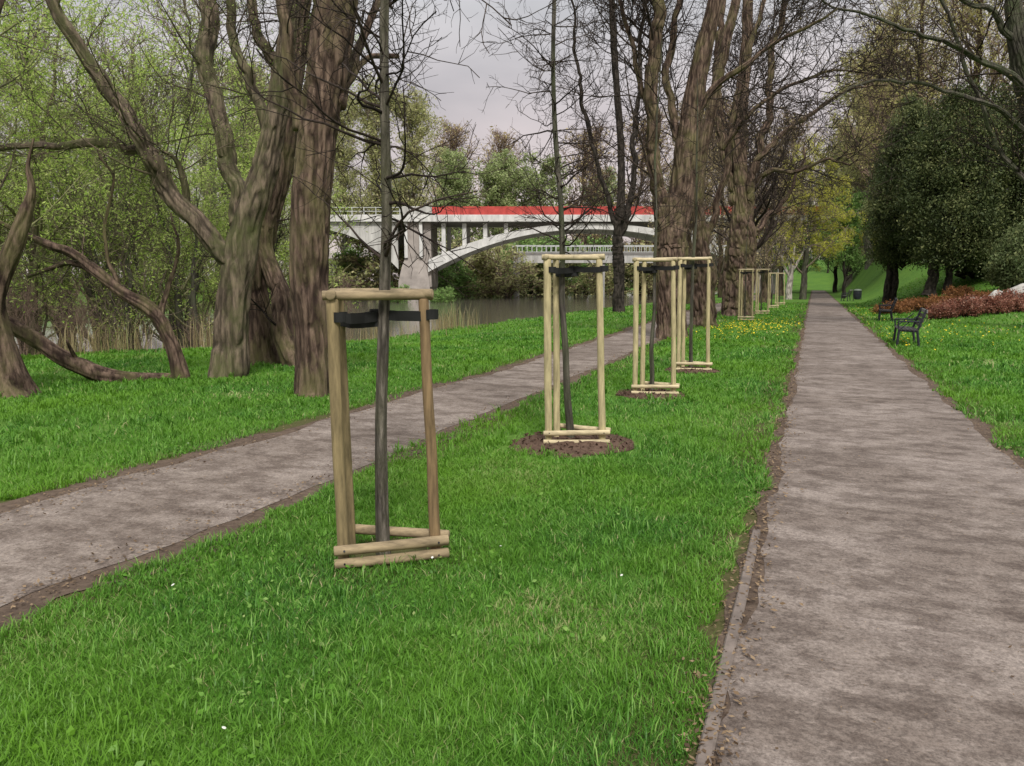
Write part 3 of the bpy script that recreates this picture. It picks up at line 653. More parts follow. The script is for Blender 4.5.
# centre group
cfgC = [(13, 3.6, (30, 70), 8, .15, .3, .12, .22, .022, 5), (8, 1.7, (30, 70), 6, .08, .38, .2, .6, .012, 4), (6, .75, (30, 75), 4, .05, .4, .2, .65, .0085, 3)]
big_tree('old_tree', 'twin-stemmed old tree with furrowed bark behind the third and fourth frames', [
  (22.5, 22.5, .35, [(672, 341, 30.4), (670, 310, 29.4), (670, 280, 31.3), (671, 250, 32.3), (672, 232, 30.6), (682, 190, 24.6), (686, 150, 22.9), (694, 100, 20.4), (704, 50, 18.7), (716, 0, 16.1), (740, -130, 10.2), (760, -260, 4.2)]),
  (22.5, 22, 0, [(668, 262, 22.8), (664, 222, 17.8), (657, 180, 16.1), (654, 140, 15.3), (652, 90, 15.3), (656, 40, 14.4), (660, 0, 13.6), (664, -120, 8.5), (660, -240, 3.4)]),
  (22.5, 23.2, 0, [(684, 170, 11.9), (676, 130, 10.2), (668, 80, 8.5), (676, 30, 7.6), (684, -60, 6.0), (690, -160, 2.5)]),
  (22.5, 21, 0, [(690, 120, 10.2), (712, 90, 7.6), (740, 66, 6.0), (775, 45, 4.2), (812, 22, 3.4), (840, 10, 1.7)]),
  (22.5, 22, 0, [(656, 120, 7.6), (640, 80, 6.0), (628, 40, 5.1), (612, -20, 4.2), (600, -90, 2.5)]),
  ], M['bark'], M['twig'], 201, cfgC)
big_tree('old_tree', 'broad old trunk between the twin-stemmed tree and the forked one', [
  (28, 28, .35, [(704, 324, 25.5), (703, 300, 23.8), (704, 270, 22.9), (700, 240, 15.5), (697, 200, 13.6), (702, 150, 12.4), (716, 90, 11.2), (726, 40, 10.5), (736, 0, 9.3), (752, -110, 5.6), (760, -220, 2.5)]),
  (28, 29, 0, [(702, 250, 13.6), (716, 210, 8.1), (728, 160, 7.4), (733, 110, 6.8), (748, 50, 6.2), (770, -10, 5.0), (790, -100, 2.5)]),
  (28, 26, 0, [(722, 150, 6.2), (742, 120, 5.6), (770, 95, 4.3), (808, 78, 3.7), (842, 70, 2.5), (880, 74, 1.2)]),
  ], M['bark'], M['twig'], 221, cfgC)
big_tree('old_tree', 'forked old tree whose limbs reach right over the asphalt path', [
  (37, 37, .35, [(737, 314, 31.5), (738, 290, 30.6), (740, 262, 30.6), (742, 235, 28.8), (742, 200, 17.6), (738, 150, 15.2), (741, 100, 13.6), (746, 50, 12.0), (748, 0, 10.4), (752, -100, 6.4), (750, -190, 2.4)]),
  (37, 35, 0, [(746, 240, 13.0), (752, 200, 9.8), (758, 160, 8.1), (775, 140, 5.8), (800, 120, 5.2), (830, 100, 4.0), (858, 88, 2.9), (890, 84, 1.8)]),
  (37, 38, 0, [(742, 210, 12.0), (729, 180, 10.4), (722, 130, 9.6), (718, 80, 8.0), (722, 20, 7.2), (726, -60, 4.0)]),
  (37, 34, 0, [(752, 190, 7.5), (772, 172, 5.2), (800, 172, 4.0), (826, 160, 2.9), (850, 165, 1.8)]),
  (37, 37, 0, [(760, 155, 9.6), (768, 110, 8.0), (770, 60, 7.2), (782, 10, 6.4), (796, -60, 4.0), (810, -120, 1.6)]),
  (37, 39, 0, [(744, 235, 10.8), (766, 220, 7.2), (786, 200, 4.8), (800, 170, 3.2), (806, 140, 1.6)]),
  ], M['bark'], M['twig'], 241, cfgC)
# alder on the bank
big_tree('alder', 'slender three-stemmed alder on the river bank in front of the bridge', [
  (44, 44, .3, [(619, 307, 13), (619, 280, 12), (618, 255, 12), (618, 235, 11), (621, 190, 8), (620, 130, 7.5), (615, 60, 7), (612, 0, 6), (610, -90, 3.5), (606, -150, 1.5)]),
  (44, 43, 0, [(618, 240, 8), (610, 205, 6), (598, 170, 5), (586, 120, 4.5), (580, 80, 4), (574, 30, 3), (570, -30, 1.5)]),
  (44, 45, 0, [(619, 240, 8), (630, 200, 7), (634, 150, 6), (640, 90, 5), (641, 30, 4.5), (650, -50, 3), (655, -100, 1.5)]),
  ], M['bark_dark'], M['twig'], 261, [(20, 3.4, (35, 80), 8, .15, .32, .05, .35, .022, 4), (7, 1.5, (30, 70), 6, .05, .4, .15, .6, .016, 3), (4, .7, (30, 75), 4, .0, .4, .2, .65, .012, 3)], seg=20)

big_tree('pollard', 'small pale-barked pollard with stubby white limbs beyond the farthest frames', [
  (70, 70, .3, [(789, 303, 6), (789, 292, 6), (790, 280, 6), (791, 268, 5), (793, 256, 3), (795, 246, 1.5)]),
  (70, 70, 0, [(790, 278, 4), (785, 268, 3.5), (781, 258, 2.5), (779, 250, 1.5)]),
  (70, 70, 0, [(790, 272, 3.5), (796, 264, 3), (801, 255, 2), (803, 248, 1)]),
  (70, 70, 0, [(790, 270, 3), (787, 256, 2.5), (786, 246, 1.5)]),
  ], M['bark_pale'], M['bark_pale'], 269, [(7, .8, (25, 60), 5, .3, .3, .4, .5, .03, 4), (4, .5, (20, 60), 4, .2, .3, .3, .6, .02, 3)], seg=20)
# right-hand bare tree leaning in from outside the frame
big_tree('maple', 'bare tree at the right edge with long branches arching over the lawn', [
  (26, 26, .4, [(1075, 345, 40), (1068, 300, 36), (1060, 240, 34), (1046, 180, 30), (1036, 130, 26), (1026, 80, 22), (1016, 30, 18), (1010, -40, 13), (1000, -150, 6)]),
  (26, 23, 0, [(1030, 100, 10.1), (1006, 72, 7.9), (975, 52, 5.8), (935, 38, 4.7), (890, 26, 3.6), (850, 8, 2.9), (810, -4, 1.8)]),
  (26, 24, 0, [(1038, 140, 9.4), (1008, 120, 6.5), (980, 100, 5.0), (940, 90, 4.3), (900, 78, 3.6), (862, 84, 2.2), (836, 96, 1.4)]),
  (26, 27, 0, [(1052, 205, 10.1), (1034, 190, 7.9), (1012, 165, 6.5), (990, 130, 5.0), (962, 60, 4.3), (944, 0, 3.6), (930, -60, 1.4)]),
  (26, 25, 0, [(1022, 50, 8.6), (990, 14, 6.5), (950, -6, 5.0), (900, -20, 3.6), (850, -30, 2.2)]),
  (26, 25, 0, [(1050, 190, 8.6), (1070, 120, 7.2), (1080, 40, 5.8), (1090, -60, 3.6)]),
  ], M['bark_grey'], M['twig'], 281, [(12, 3.2, (30, 70), 8, .0, .3, .12, .3, .015, 5), (8, 1.5, (30, 70), 6, .0, .38, .2, .6, .011, 4), (5, .7, (30, 75), 4, .0, .4, .2, .65, .008, 3)], leaf=(M['catkin'], 1, .06))

# ------------------------------------------------------------------ generic trees (prototypes, then copies)
def proto(name, label, hgt, r0, bark, twig, seed, clear=.25, spread=.45, n1=26, n2=8, n3=7, up=.35, leaf=None, droop=0., ang=(35, 65), thick=1., stems=1):
    global rng; keep = rng; rng = np.random.default_rng(seed)
    t = thing(name, (0, 0, 0), label, 'tree'); m1 = MB(); m2 = MB(); PS = []; RS = []
    for s in range(stems):
        K = 14; zz = np.linspace(-.3, hgt*(1-.12*s), K); a = s*2.2+seed; le = (.0 if stems == 1 else .16)*hgt
        Q = np.stack([math.cos(a)*le*(zz.clip(0)/hgt)**1.3+.02*hgt*np.cumsum(rng.normal(size=K))*.35, math.sin(a)*le*(zz.clip(0)/hgt)**1.3+.02*hgt*np.cumsum(rng.normal(size=K))*.35, zz], -1); Q[:, :2] -= Q[0, :2]
        rr = r0*(1-.15*s)*(1-.9*np.linspace(0, 1, K)); bark_tube(m1, Q, rr, seg=16, step=.3, amp=.1, flare=.3, seed=seed+s, wig=.05); PS.append(Q[None]); RS.append(rr[None])
    m1.build('trunk', bark, t); PS = np.concatenate(PS); RS = np.concatenate(RS)
    L1 = spawn(PS, RS, n1//stems, hgt*spread, ang, 8, up, .25, clear, .98, .45, .15, .62, .02*thick); tubes(m2, *L1, 5)
    L2 = spawn(*L1, n2, hgt*spread*.42, (25, 65), 6, up*.6-droop, .35, .2, 1, .55, .25, .4, .012*thick); tubes(m2, *L2, 4)
    L3 = spawn(*L2, n3, hgt*spread*.18, (25, 65), 5, up*.3-droop*2, .35, .2, 1, .6, .4, .4, .008*thick); tubes(m2, *L3, 3)
    m2.build('branches', twig, t)
    if leaf:
        m3 = MB(); mt, per, size, asp = leaf; pts = along(L3[0], per); pts = pts+rng.normal(size=pts.shape)*size*.8
        keepm = vn(pts*(2.2/ (hgt*.12)), seed) > .3
        pts = pts[keepm]; leaves(m3, pts, size, asp, (0, 0, -.6*(droop > 0))); m3.build('foliage', mt, t)
    rng = keep; return t
used = set()
def put(src, px, fwd, h_scale, label, group=None, wide=1., top=None, hgt=None, dz=0.):
    x, y = XY(px, fwd); z = float(terrain(x, y))-.05+dz
    if top is not None:
        zt = H-hr(px, top)[2]/hr(px, top)[1]*fwd; h_scale = (zt-z)/hgt
    sc = (h_scale*wide, h_scale*wide, h_scale); rz = random.uniform(0, 6.28)
    if src.name not in used:
        used.add(src.name); src.location = (x, y, z); src.rotation_euler = (0, 0, rz); src.scale = sc; src['label'] = label
        if group: src['group'] = group
        return src
    return copy_tree(src, (x, y, z), rz, sc, label, group)

W1 = proto('willow', '', 10, .17, M['bark_moss'], M['twig_willow'], 301, .1, .5, 26, 8, 6, .3, (M['willow'], 18, .085, .32), ang=(30, 65), stems=2, thick=.7)
W2 = proto('willow', '', 10, .2, M['bark_grey'], M['twig_willow'], 302, .06, .48, 32, 8, 7, .45, (M['willow'], 16, .08, .32), ang=(20, 55), stems=3, thick=.7)
W3 = proto('willow', '', 9, .14, M['bark_grey'], M['twig_far'], 307, .1, .42, 30, 8, 7, .6, (M['willow'], 5, .08, .3), ang=(15, 45), stems=3)
gw = 'green willows on the river bank'
for src, px, fw, top, lab in ((W1, 30, 24, 20, 'light green willow behind the leftmost stout trunk'), (W2, 105, 27, 70, 'low bushy green willow behind the fallen log'),
    (W3, 165, 33, 5, 'thinly leaved tall willow seen between the mossy limbs'), (W2, 190, 26, 120, 'low green willow right behind the leaning willow'),
    (W1, -40, 20, -60, 'green willow crowding in at the left edge'), (W3, 70, 36, -10, 'feathery willow rising behind the mossy horizontal limb'), (W2, 262, 36, 60, 'willow seen between the two old trunks at left'),
    (W1, 130, 42, 70, 'pale green willow deepest in the left thicket'), (W2, 30, 34, 90, 'bushy willow filling the gap above the fallen log'), (W3, 230, 44, 20, 'tall sparse willow behind the leaning trunk'),
    (W2, -20, 27, 110, 'low bushy willow at the left border'), (W3, 120, 24, 160, 'small sparse willow sapling near the reeds'), (W2, 220, 31, 200, 'low shrubby willow at the foot of the leaning trunk'), (W2, 300, 52, 200, 'low shrubby willow left of the bridge')):
    put(src, px, fw, 1, lab, gw, 1.15, top, 10 if src is not W3 else 9)
# brown brush at left
B1 = proto('brush_thicket', '', 4, .05, M['twig_red'], M['twig_red'], 311, .0, .6, 40, 7, 6, .5, None, ang=(25, 70), thick=.55, stems=4); B1['category'] = 'shrub'
gbr = 'leafless brush along the bank'
for px, fw, hh, lab in ((20, 21, .62, 'reddish leafless brush beside the leftmost trunk'), (75, 22, .6, 'reddish leafless brush over the fallen log'), (130, 24, .55, 'leafless brush behind the crooked willow'), (198, 24, .5, 'leafless brush between the crooked willow and the leaning trunk'), (272, 27, .5, 'leafless brush seen between the twin trunk legs'), (-20, 18, .7, 'leafless brush at the left border'), (345, 60, 1.0, 'brown brush below the left arch of the bridge')):
    put(B1, px, fw, hh, lab, gbr)

# far bank and behind the bridge
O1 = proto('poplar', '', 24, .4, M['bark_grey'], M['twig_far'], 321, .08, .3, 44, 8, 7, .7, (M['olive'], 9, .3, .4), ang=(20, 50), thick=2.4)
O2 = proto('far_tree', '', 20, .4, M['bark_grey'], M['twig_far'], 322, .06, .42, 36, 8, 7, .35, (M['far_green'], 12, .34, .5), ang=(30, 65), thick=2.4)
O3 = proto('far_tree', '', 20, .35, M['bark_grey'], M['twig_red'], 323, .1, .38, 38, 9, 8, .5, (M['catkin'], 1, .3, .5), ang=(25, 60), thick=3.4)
gf = 'trees beyond the bridge'
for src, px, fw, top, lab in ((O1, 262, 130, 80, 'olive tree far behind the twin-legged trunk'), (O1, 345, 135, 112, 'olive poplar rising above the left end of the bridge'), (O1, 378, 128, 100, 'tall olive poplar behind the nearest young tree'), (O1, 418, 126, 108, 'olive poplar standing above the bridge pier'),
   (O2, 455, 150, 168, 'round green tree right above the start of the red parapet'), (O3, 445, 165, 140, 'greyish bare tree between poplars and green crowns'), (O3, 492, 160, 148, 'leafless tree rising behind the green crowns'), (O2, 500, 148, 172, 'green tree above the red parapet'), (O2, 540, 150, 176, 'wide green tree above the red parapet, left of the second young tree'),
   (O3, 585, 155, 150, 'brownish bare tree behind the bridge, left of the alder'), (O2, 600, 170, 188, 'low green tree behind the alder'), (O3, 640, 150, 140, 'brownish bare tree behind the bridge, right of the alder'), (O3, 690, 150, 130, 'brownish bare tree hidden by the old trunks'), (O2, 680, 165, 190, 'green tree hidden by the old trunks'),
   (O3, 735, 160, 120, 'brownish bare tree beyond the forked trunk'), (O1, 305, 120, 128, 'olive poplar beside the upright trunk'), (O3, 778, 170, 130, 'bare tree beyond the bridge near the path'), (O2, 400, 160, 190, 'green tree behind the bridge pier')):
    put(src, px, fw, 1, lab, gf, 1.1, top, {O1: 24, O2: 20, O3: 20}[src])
S1 = proto('bank_shrub', '', 5, .07, M['bark_grey'], M['twig_far'], 331, .0, .6, 36, 7, 6, .2, (M['green'], 7, .2, .5), ang=(25, 75), thick=1.6, stems=3); S1['category'] = 'shrub'
S2 = proto('bank_shrub', '', 5, .07, M['bark_grey'], M['twig_red'], 332, .0, .6, 36, 7, 6, .2, (M['olive'], 3, .2, .5), ang=(25, 75), thick=1.6, stems=3); S2['category'] = 'shrub'
gs = 'shrubs on the far river bank'
words = ['far left below the bridge', 'left of the bridge pier', 'under the left arch', 'just behind the bridge pier', 'under the rising arch', 'below the spandrel columns', 'left end of the low footbridge', 'below the footbridge', 'between the second frame and the alder', 'left of the alder trunk', 'behind the alder trunk', 'right of the alder trunk', 'behind the third frame', 'behind the twin-stemmed tree', 'behind the old trunks', 'below the right arch end']
for k, px in enumerate((335, 356, 380, 440, 462, 484, 508, 530, 552, 575, 600, 625, 650, 675, 705, 730)):
    fw = (112, 118, 112, 122, 128, 135, 126, 138, 134, 150, 142, 155, 146, 158, 150, 150)[k]
    src = (S2, S1)[k % 2]; put(src, px, fw, 1, ('bushy green' if src is S1 else 'brownish olive')+' shrub on the far bank, '+words[k], gs, 1.5, 262-(k*37 % 5)*5, 5)
put(S1, 441, 97, .55, 'small green bush on the islet right of the bridge pier', gs, 1.3); put(S1, 398, 96, .6, 'small green bush at the left foot of the bridge pier', gs, 1.2)

# row beyond the forked tree, along the strip
D1 = proto('street_tree', '', 15, .38, M['bark'], M['twig'], 341, .2, .36, 30, 9, 8, .35, None, ang=(30, 65), thick=2.0)
D2 = proto('street_tree', '', 15, .38, M['bark'], M['twig_far'], 342, .12, .34, 34, 9, 8, .3, (M['catkin'], 2, .16, .4), ang=(30, 65), thick=2.0)
gr_ = 'bare trees lining the path'
for src, x, y, h_, lab in ((D1, -4.0, 50, 1, 'bare tree just behind the forked old tree'), (D2, -3.6, 62, .8, 'brown twiggy tree beyond the sixth frame'), (D2, -3.9, 76, .85, 'brown twiggy tree far along the strip'), (D1, -3.4, 92, .85, 'small far bare tree left of the path end'), (D2, -8.5, 58, .9, 'brown twiggy tree on the river side of the row'), (D2, -9, 84, .95, 'far twiggy tree on the river side')):
    o = put(src, 700, 60, h_, lab, gr_); o.location = (x, y, float(terrain(x, y)))
YW = proto('weeping_willow', '', 12, .3, M['bark_grey'], M['twig_far'], 351, .2, .4, 34, 8, 9, .1, (M['willow_yellow'], 18, .13, .25), droop=.35, ang=(40, 75), thick=1.6)
put(YW, 803, 70, 1, 'yellow-green weeping willow above the far end of the path', None, 1.0, 160, 12)
put(YW, 846, 104, 1, 'yellow-green willow right of the far end of the path', None, 1.1, 185, 12)
gg = 'green trees closing the view'
G1 = proto('leafy_tree', '', 14, .3, M['bark_dark'], M['bark_dark'], 361, .18, .4, 34, 8, 8, .3, (M['green'], 9, .26, .5), ang=(30, 65), thick=1.8)
G2 = proto('leafy_tree', '', 14, .3, M['bark_grey'], M['twig_far'], 362, .15, .4, 34, 8, 8, .3, (M['olive'], 8, .24, .5), ang=(30, 65), thick=1.8)
for src, px, fw, top, lab in ((G1, 805, 130, 225, 'dark green tree right at the end of the path'), (G1, 826, 168, 225, 'green tree behind the end of the path'), (G1, 843, 74, 205, 'dark-stemmed green tree standing behind the litter bin'), (G1, 790, 150, 215, 'green tree left of the path end'),
    (G2, 848, 105, 110, 'pale olive tree between the path end and the conifers'), (G2, 868, 92, 70, 'tall olive tree left behind the conifers'), (YW, 860, 120, 120, 'yellow-green tree high left of the conifers'), (G1, 835, 112, 190, 'green tree on the slope right of the path end'), (G1, 870, 118, 165, 'green tree on top of the slope')):
    put(src, px, fw, 1, lab, gg, 1.0, top, 14 if src is not YW else 12)
K1 = proto('maple', '', 18, .4, M['bark'], M['twig_red'], 371, .15, .42, 32, 8, 7, .35, (M['bud'], 9, .13, .45), ang=(30, 65), thick=1.8)
for px, fw, top, lab in ((905, 70, -40, 'tall bare tree with tawny buds behind the left conifer'), (960, 66, -80, 'tall bare tree with tawny buds behind the middle conifers'), (1020, 62, -120, 'tall bare tree with tawny buds behind the right conifer'), (1090, 60, -120, 'tall budding tree beyond the right edge'), (880, 85, 10, 'budding tree left behind the conifers')):
    put(K1, px, fw, 1, lab, 'budding maples behind the conifers', 1.0, top, 18)

# ------------------------------------------------------------------ conifers
def conifer(label, px, fwd, top, bottom, halfw, trunk_px, seed, nclump=420, per=150, mt=None, base_w=16):
    global rng; keep = rng; rng = np.random.default_rng(seed)
    x, y = XY(px, fwd); z = float(terrain(x, y)); t = thing('conifer', (x, y, z), label, 'conifer', 'dark conifers on the lawn')
    zt = H-hr(px, top)[2]/hr(px, top)[1]*fwd-z; zb = H-hr(px, bottom)[2]/hr(px, bottom)[1]*fwd-z; hw = halfw/776*fwd
    m1 = MB()
    for q, (tx, w) in enumerate(trunk_px):
        off = (tx-px)/776*fwd; Q = np.array([(off*cy_, off*sy_, -.2), (off*cy_*.95+.05, off*sy_*.95, zb*.5), (off*cy_*.8, off*sy_*.8+.1, zb*1.1), (off*cy_*.4, off*sy_*.4, zb+(zt-zb)*.45), (off*cy_*.1, 0, zb+(zt-zb)*.85)])
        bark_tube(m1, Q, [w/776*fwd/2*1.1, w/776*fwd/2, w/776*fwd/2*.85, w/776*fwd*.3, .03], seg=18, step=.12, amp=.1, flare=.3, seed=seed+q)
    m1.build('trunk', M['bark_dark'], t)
    u = rng.random(nclump); th = rng.uniform(0, 2*np.pi, nclump); prof = np.interp(u, [0, .06, .25, .5, .75, .92, 1], [.55, .85, 1, .97, .78, .42, .08])
    rad = hw*prof*rng.uniform(.35, 1.0, nclump)**.5*(.76+.5*vn(np.stack([np.cos(th)*1.4, np.sin(th)*1.4, u*5], -1), seed))
    cz = zb+(zt-zb)*u*(.78+.34*vn(np.stack([np.cos(th)*1.9+7, np.sin(th)*1.9+3, u*0], -1), seed+2)); Cn = np.stack([rad*np.cos(th), rad*np.sin(th), cz], -1)
    o_ = Cn*np.array([1, 1, 0]); o_ /= np.linalg.norm(o_, axis=1, keepdims=True)+1e-6
    m2 = MB(); st = np.stack([np.stack([np.zeros(nclump), np.zeros(nclump), cz-.5], -1), Cn*np.array([.5, .5, 1])-[0, 0, .15], Cn], 1)
    tubes(m2, st, np.tile([.05, .035, .01], (nclump, 1)), 4); m2.build('branches', M['bark_dark'], t)
    m3 = MB(); s = .29*hw/2.2
    pts = np.repeat(Cn, per, 0)+rng.normal(size=(nclump*per, 3))*np.array([s, s, s*.9])+np.repeat(o_, per, 0)*rng.uniform(-.3, .5, (nclump*per, 1))*s
    tn = np.clip(np.repeat(rng.random(nclump)*.7, per)+rng.random(len(pts))*.45-.05, 0, 1)
    leaves(m3, pts, .135, .42, (0, 0, .7), tn); m3.build('foliage', mt or M['conifer'], t); rng = keep; return t
conifer('leftmost dark conifer, standing behind the benches with twin stems', 900, 48, 102, 262, 34, [(885, 6), (892, 7)], 401)
conifer('tall dark conifer in the middle of the clump', 950, 44, 94, 262, 44, [(929, 10), (946, 7)], 402, 620)
conifer('dark conifer right of the clump middle', 985, 46, 100, 268, 40, [(958, 8), (968, 6)], 403, 560)
conifer('dark conifer cut by the right edge', 1030, 43, 88, 270, 42, [(1024, 10)], 404, 520)
conifer('lower lighter green conifer at the right edge beside the pale rock', 1022, 38, 225, 284, 30, [(1012, 9), (1020, 7)], 405, 260, 90, M['juniper'])

# ------------------------------------------------------------------ low red shrubs and bed
def shrub(label, px, fwd, w, h, m, seed, group, cat='shrub'):
    global rng; keep = rng; rng = np.random.default_rng(seed)
    x, y = XY(px, fwd); z = float(terrain(x, y)); t = thing('low_shrub', (x, y, z-.03), label, cat, group)
    n = 150; Q0 = np.zeros((1, 2, 3)); th = rng.uniform(0, 2*np.pi, n); el = rng.uniform(.25, 1.5, n); L = rng.uniform(.6, 1.0, n)
    P0 = np.stack([rng.normal(size=n)*w*.18, rng.normal(size=n)*w*.18, np.zeros(n)], -1)
    T_ = P0+np.stack([np.cos(th)*np.cos(el)*w*.5, np.sin(th)*np.cos(el)*w*.5, np.sin(el)*h], -1)*L[:, None]
    st = np.stack([P0, (P0+T_)/2+np.array([0, 0, .08]), T_], 1); m1 = MB(); tubes(m1, st, np.tile([.008, .006, .003], (n, 1)), 4); m1.build('stems', M['twig'], t)
    m2 = MB(); pts = along(st, 34, .35)+rng.normal(size=(n*34, 3))*.06; pts[:, 2] = np.abs(pts[:, 2])+.02; leaves(m2, pts, .075, .5); m2.build('foliage', m, t); rng = keep
ords = ['first', 'second', 'third', 'fourth', 'fifth', 'sixth', 'seventh', 'eighth', 'ninth']
for k in range(9):
    shrub('red-leaved low shrub, %s from the left in the bed' % ords[k], 942+k*13, 32.5+(k % 2)*1.2+k*.1, 1.2, .72+.12*(k % 3), M['red_leaf'], 500+k, 'red shrubs in the bed')
for k in range(7):
    shrub('orange-brown low shrub, %s from the left behind the benches' % ords[k], (892, 903, 915, 928, 942, 960, 982)[k], 38+(k % 3)*1.5, 1.5, .55+.08*(k % 2), M['orange_leaf'], 520+k, 'orange-brown shrubs in the bed')
def rock(label, px, fwd, s, seed):
    x, y = XY(px, fwd); u, v = np.meshgrid(np.linspace(0, np.pi, 22), np.arange(32)*2*np.pi/32, indexing='ij')
    D = np.stack([np.sin(u)*np.cos(v), np.sin(u)*np.sin(v), np.cos(u)], -1); m_ = .7+.5*vn(D*1.6+5, seed)+.2*vn(D*4+5, seed)
    V = D*m_[..., None]*np.array(s); i = np.arange(21)[:, None]*32; j = np.arange(32)[None]; mb = MB().add(V.reshape(-1, 3), np.stack([i+j, i+32+j, i+32+(j+1) % 32, i+(j+1) % 32], -1).reshape(-1, 4))
    o = mb.build('rock', M['rock'], None, False); o.location = (x, y, float(terrain(x, y))+s[2]*.2); tag(o, label, 'rock', 'pale rocks by the shrub bed')
rock('large pale boulder among red shrubs at the right edge', 1023, 36.5, (.75, .5, .55), 3); rock('smaller pale rock just left of the large boulder', 998, 36.8, (.45, .4, .45), 5); rock('low pale stone beyond the red shrubs', 975, 37.5, (.4, .3, .3), 8)

# ------------------------------------------------------------------ benches and bin
def bench(label, px, py, rz):
    p = G(px, py); t = thing('park_bench', p, label, 'bench', 'benches beside the path', rz)
    # local: bench length along y, sits facing -x
    Lh = .75
    for s in (-1, 1):
        m1 = MB(); y = s*(Lh-.04)
        for (a, b_, w) in (((-.28, y, 0), (-.25, y, .42), .03), ((.22, y, 0), (.16, y, .42), .03), ((.16, y, .42), (.34, y, .95), .028), ((-.27, y, .42), (.18, y, .40), .028), ((-.26, y, .42), (.16, y, .80), .014), ((-.26, y, .42), (-.28, y, .62), .02), ((-.34, y, .015), (-.2, y, .015), .02), ((.16, y, .015), (.3, y, .015), .02)):
            a = np.array(a); b_ = np.array(b_); tubes(m1, np.linspace(a, b_, 5), np.full(5, w), 8)
        ef = m1.build('end_frame', M['iron'], t, False); m1 = MB(); box(m1, (-.04, y, .64), (.5, .06, .035), bev=.008); m1.build('armrest', M['iron'], ef, False)
    for k in range(5):
        m1 = MB(); box(m1, (-.24+k*.095, 0, .445-.004*k), (.08, 2*Lh, .03), bev=.006); m1.build('seat_slat', M['slat'], t, False)
    for k in range(4):
        z = .55+k*.115; m1 = MB(); x = .185+(z-.42)*.34; box(m1, (x, 0, z), (.028, 2*Lh, .09), bev=.006); m1.build('back_slat', M['slat_light'] if k == 3 else M['slat'], t, False)
    return t
bench('dark park bench nearest the camera, right of the asphalt path', 907, 345, R(-2))
bench('dark park bench beside the orange-brown shrubs, second along the path', 886, 320.5, R(-3))
bench('small far park bench left of the litter bin', 846, 301, R(-10))
p = G(857, 301); t = thing('litter_bin', p, 'dark litter bin with pale lid beside the far bench', 'litter bin')
m1 = MB(); tubes(m1, np.array([(0, 0, .12), (0, 0, .2), (0, 0, .75), (0, 0, .8)]), np.array([.2, .24, .28, .27]), 18); m1.build('body', M['iron'], t)
m1 = MB(); tubes(m1, np.array([(0, 0, .82), (0, 0, .86), (0, 0, .93), (0, 0, .95)]), np.array([.31, .31, .22, .01]), 18); m1.build('lid', M['bin_lid'], t)
for s in (-1, 1): m1 = MB(); box(m1, (s*.28, 0, .43), (.05, .06, .86), bev=.01); m1.build('post', M['iron'], t, False)

# ------------------------------------------------------------------ bridge
D = 105.0
def L2(px, py): l, f, d = hr(px, py); return l*D/f, H-d*D/f
bx, by = LF(0, D)
br = thing('arch_bridge', (bx, by, 0), 'white concrete arch bridge with red parapet crossing the river', 'bridge', rz=YAW)
xl, zt = L2(304, 214); xr, _ = L2(905, 214); zd0 = L2(500, 222)[1]; zd1 = L2(500, 215)[1]; zr1 = L2(500, 206.5)[1]
wy = 11.0
m1 = MB(); box(m1, ((xl+xr)/2, wy/2, (zd0+zd1)/2-.12), (xr-xl, wy-.6, zd1-zd0-.3)); m1.build('deck', M['concrete_under'], br, False)
m1 = MB()
for yy in (-.15, wy-.25): box(m1, ((xl+xr)/2, yy+.2, (zd0+zd1)/2+.02), (xr-xl, .55, zd1-zd0), bev=.04)
m1.build('fascia', M['concrete_white'], br, False)
x0r = L2(432, 210)[0]
for yy in (.02, wy-.12):
    m1 = MB(); box(m1, ((x0r+xr)/2, yy+.1, (zd1+zr1)/2+.03), (xr-x0r, .12, zr1-zd1-.02), bev=.02)
    k = x0r
    while k < xr: box(m1, (k, yy+.02, (zd1+zr1)/2+.06), (.14, .1, zr1-zd1+.08), bev=.02); k += 2.5
    m1.build('red_parapet', M['red'], br, False)
m1 = MB(); k = xl
while k < x0r-.4: box(m1, (k, .1, zd1+.5), (.1, .1, 1.0)); k += 1.6
for zz in (.5, 1.0): box(m1, ((xl+x0r)/2-.3, .1, zd1+zz), (x0r-xl-.8, .08, .08))
m1.build('railing', M['rail_metal'], br, False)
a0 = L2(402, 208)[0]; m1 = MB(); box(m1, ((a0+x0r)/2, .1, zd1+.55), (x0r-a0, .5, 1.15), bev=.05); m1.build('pylon', M['concrete'], br, False)
# main arch rib as a curved slab: intrados and extrados
def arch(xa, xb, zs, zc, thick_s, thick_c, y0, y1, name='arch'):
    u = np.linspace(-1, 1, 41); xm = (xa+xb)/2; hw = (xb-xa)/2; zi = zc-(zc-zs)*np.abs(u)**2.1; th = thick_c+(thick_s-thick_c)*u**2
    poly = [(xm+hw*a, z) for a, z in zip(u, zi)]; top = [(xm+hw*a, z+t_) for a, z, t_ in zip(u, zi, th)]
    for (ya, yb) in ((y0, y0+1.6), (y1-1.6, y1)):
        mb = MB(); n = 41; V = []
        for (x, z), (x2, z2) in zip(poly, top): V += [(x, ya, z), (x, yb, z), (x2, yb, z2), (x2, ya, z2)]
        f = [(i*4+j, i*4+(j+1) % 4, i*4+4+(j+1) % 4, i*4+4+j) for i in range(n-1) for j in range(4)]+[(0, 1, 2, 3), (n*4-1, n*4-2, n*4-3, n*4-4)]
        mb.add(np.array(V), np.array(f)); mb.build(name, M['concrete_white'], br, False)
    return lambda x: np.interp(x, [t_[0] for t_ in top], [t_[1] for t_ in top])
xa, zs = L2(428, 272); xb, _ = L2(752, 272); zc = L2(590, 229)[1]
ext = arch(xa, xb, zs, zc, 1.6, .75, .25, wy-.35)
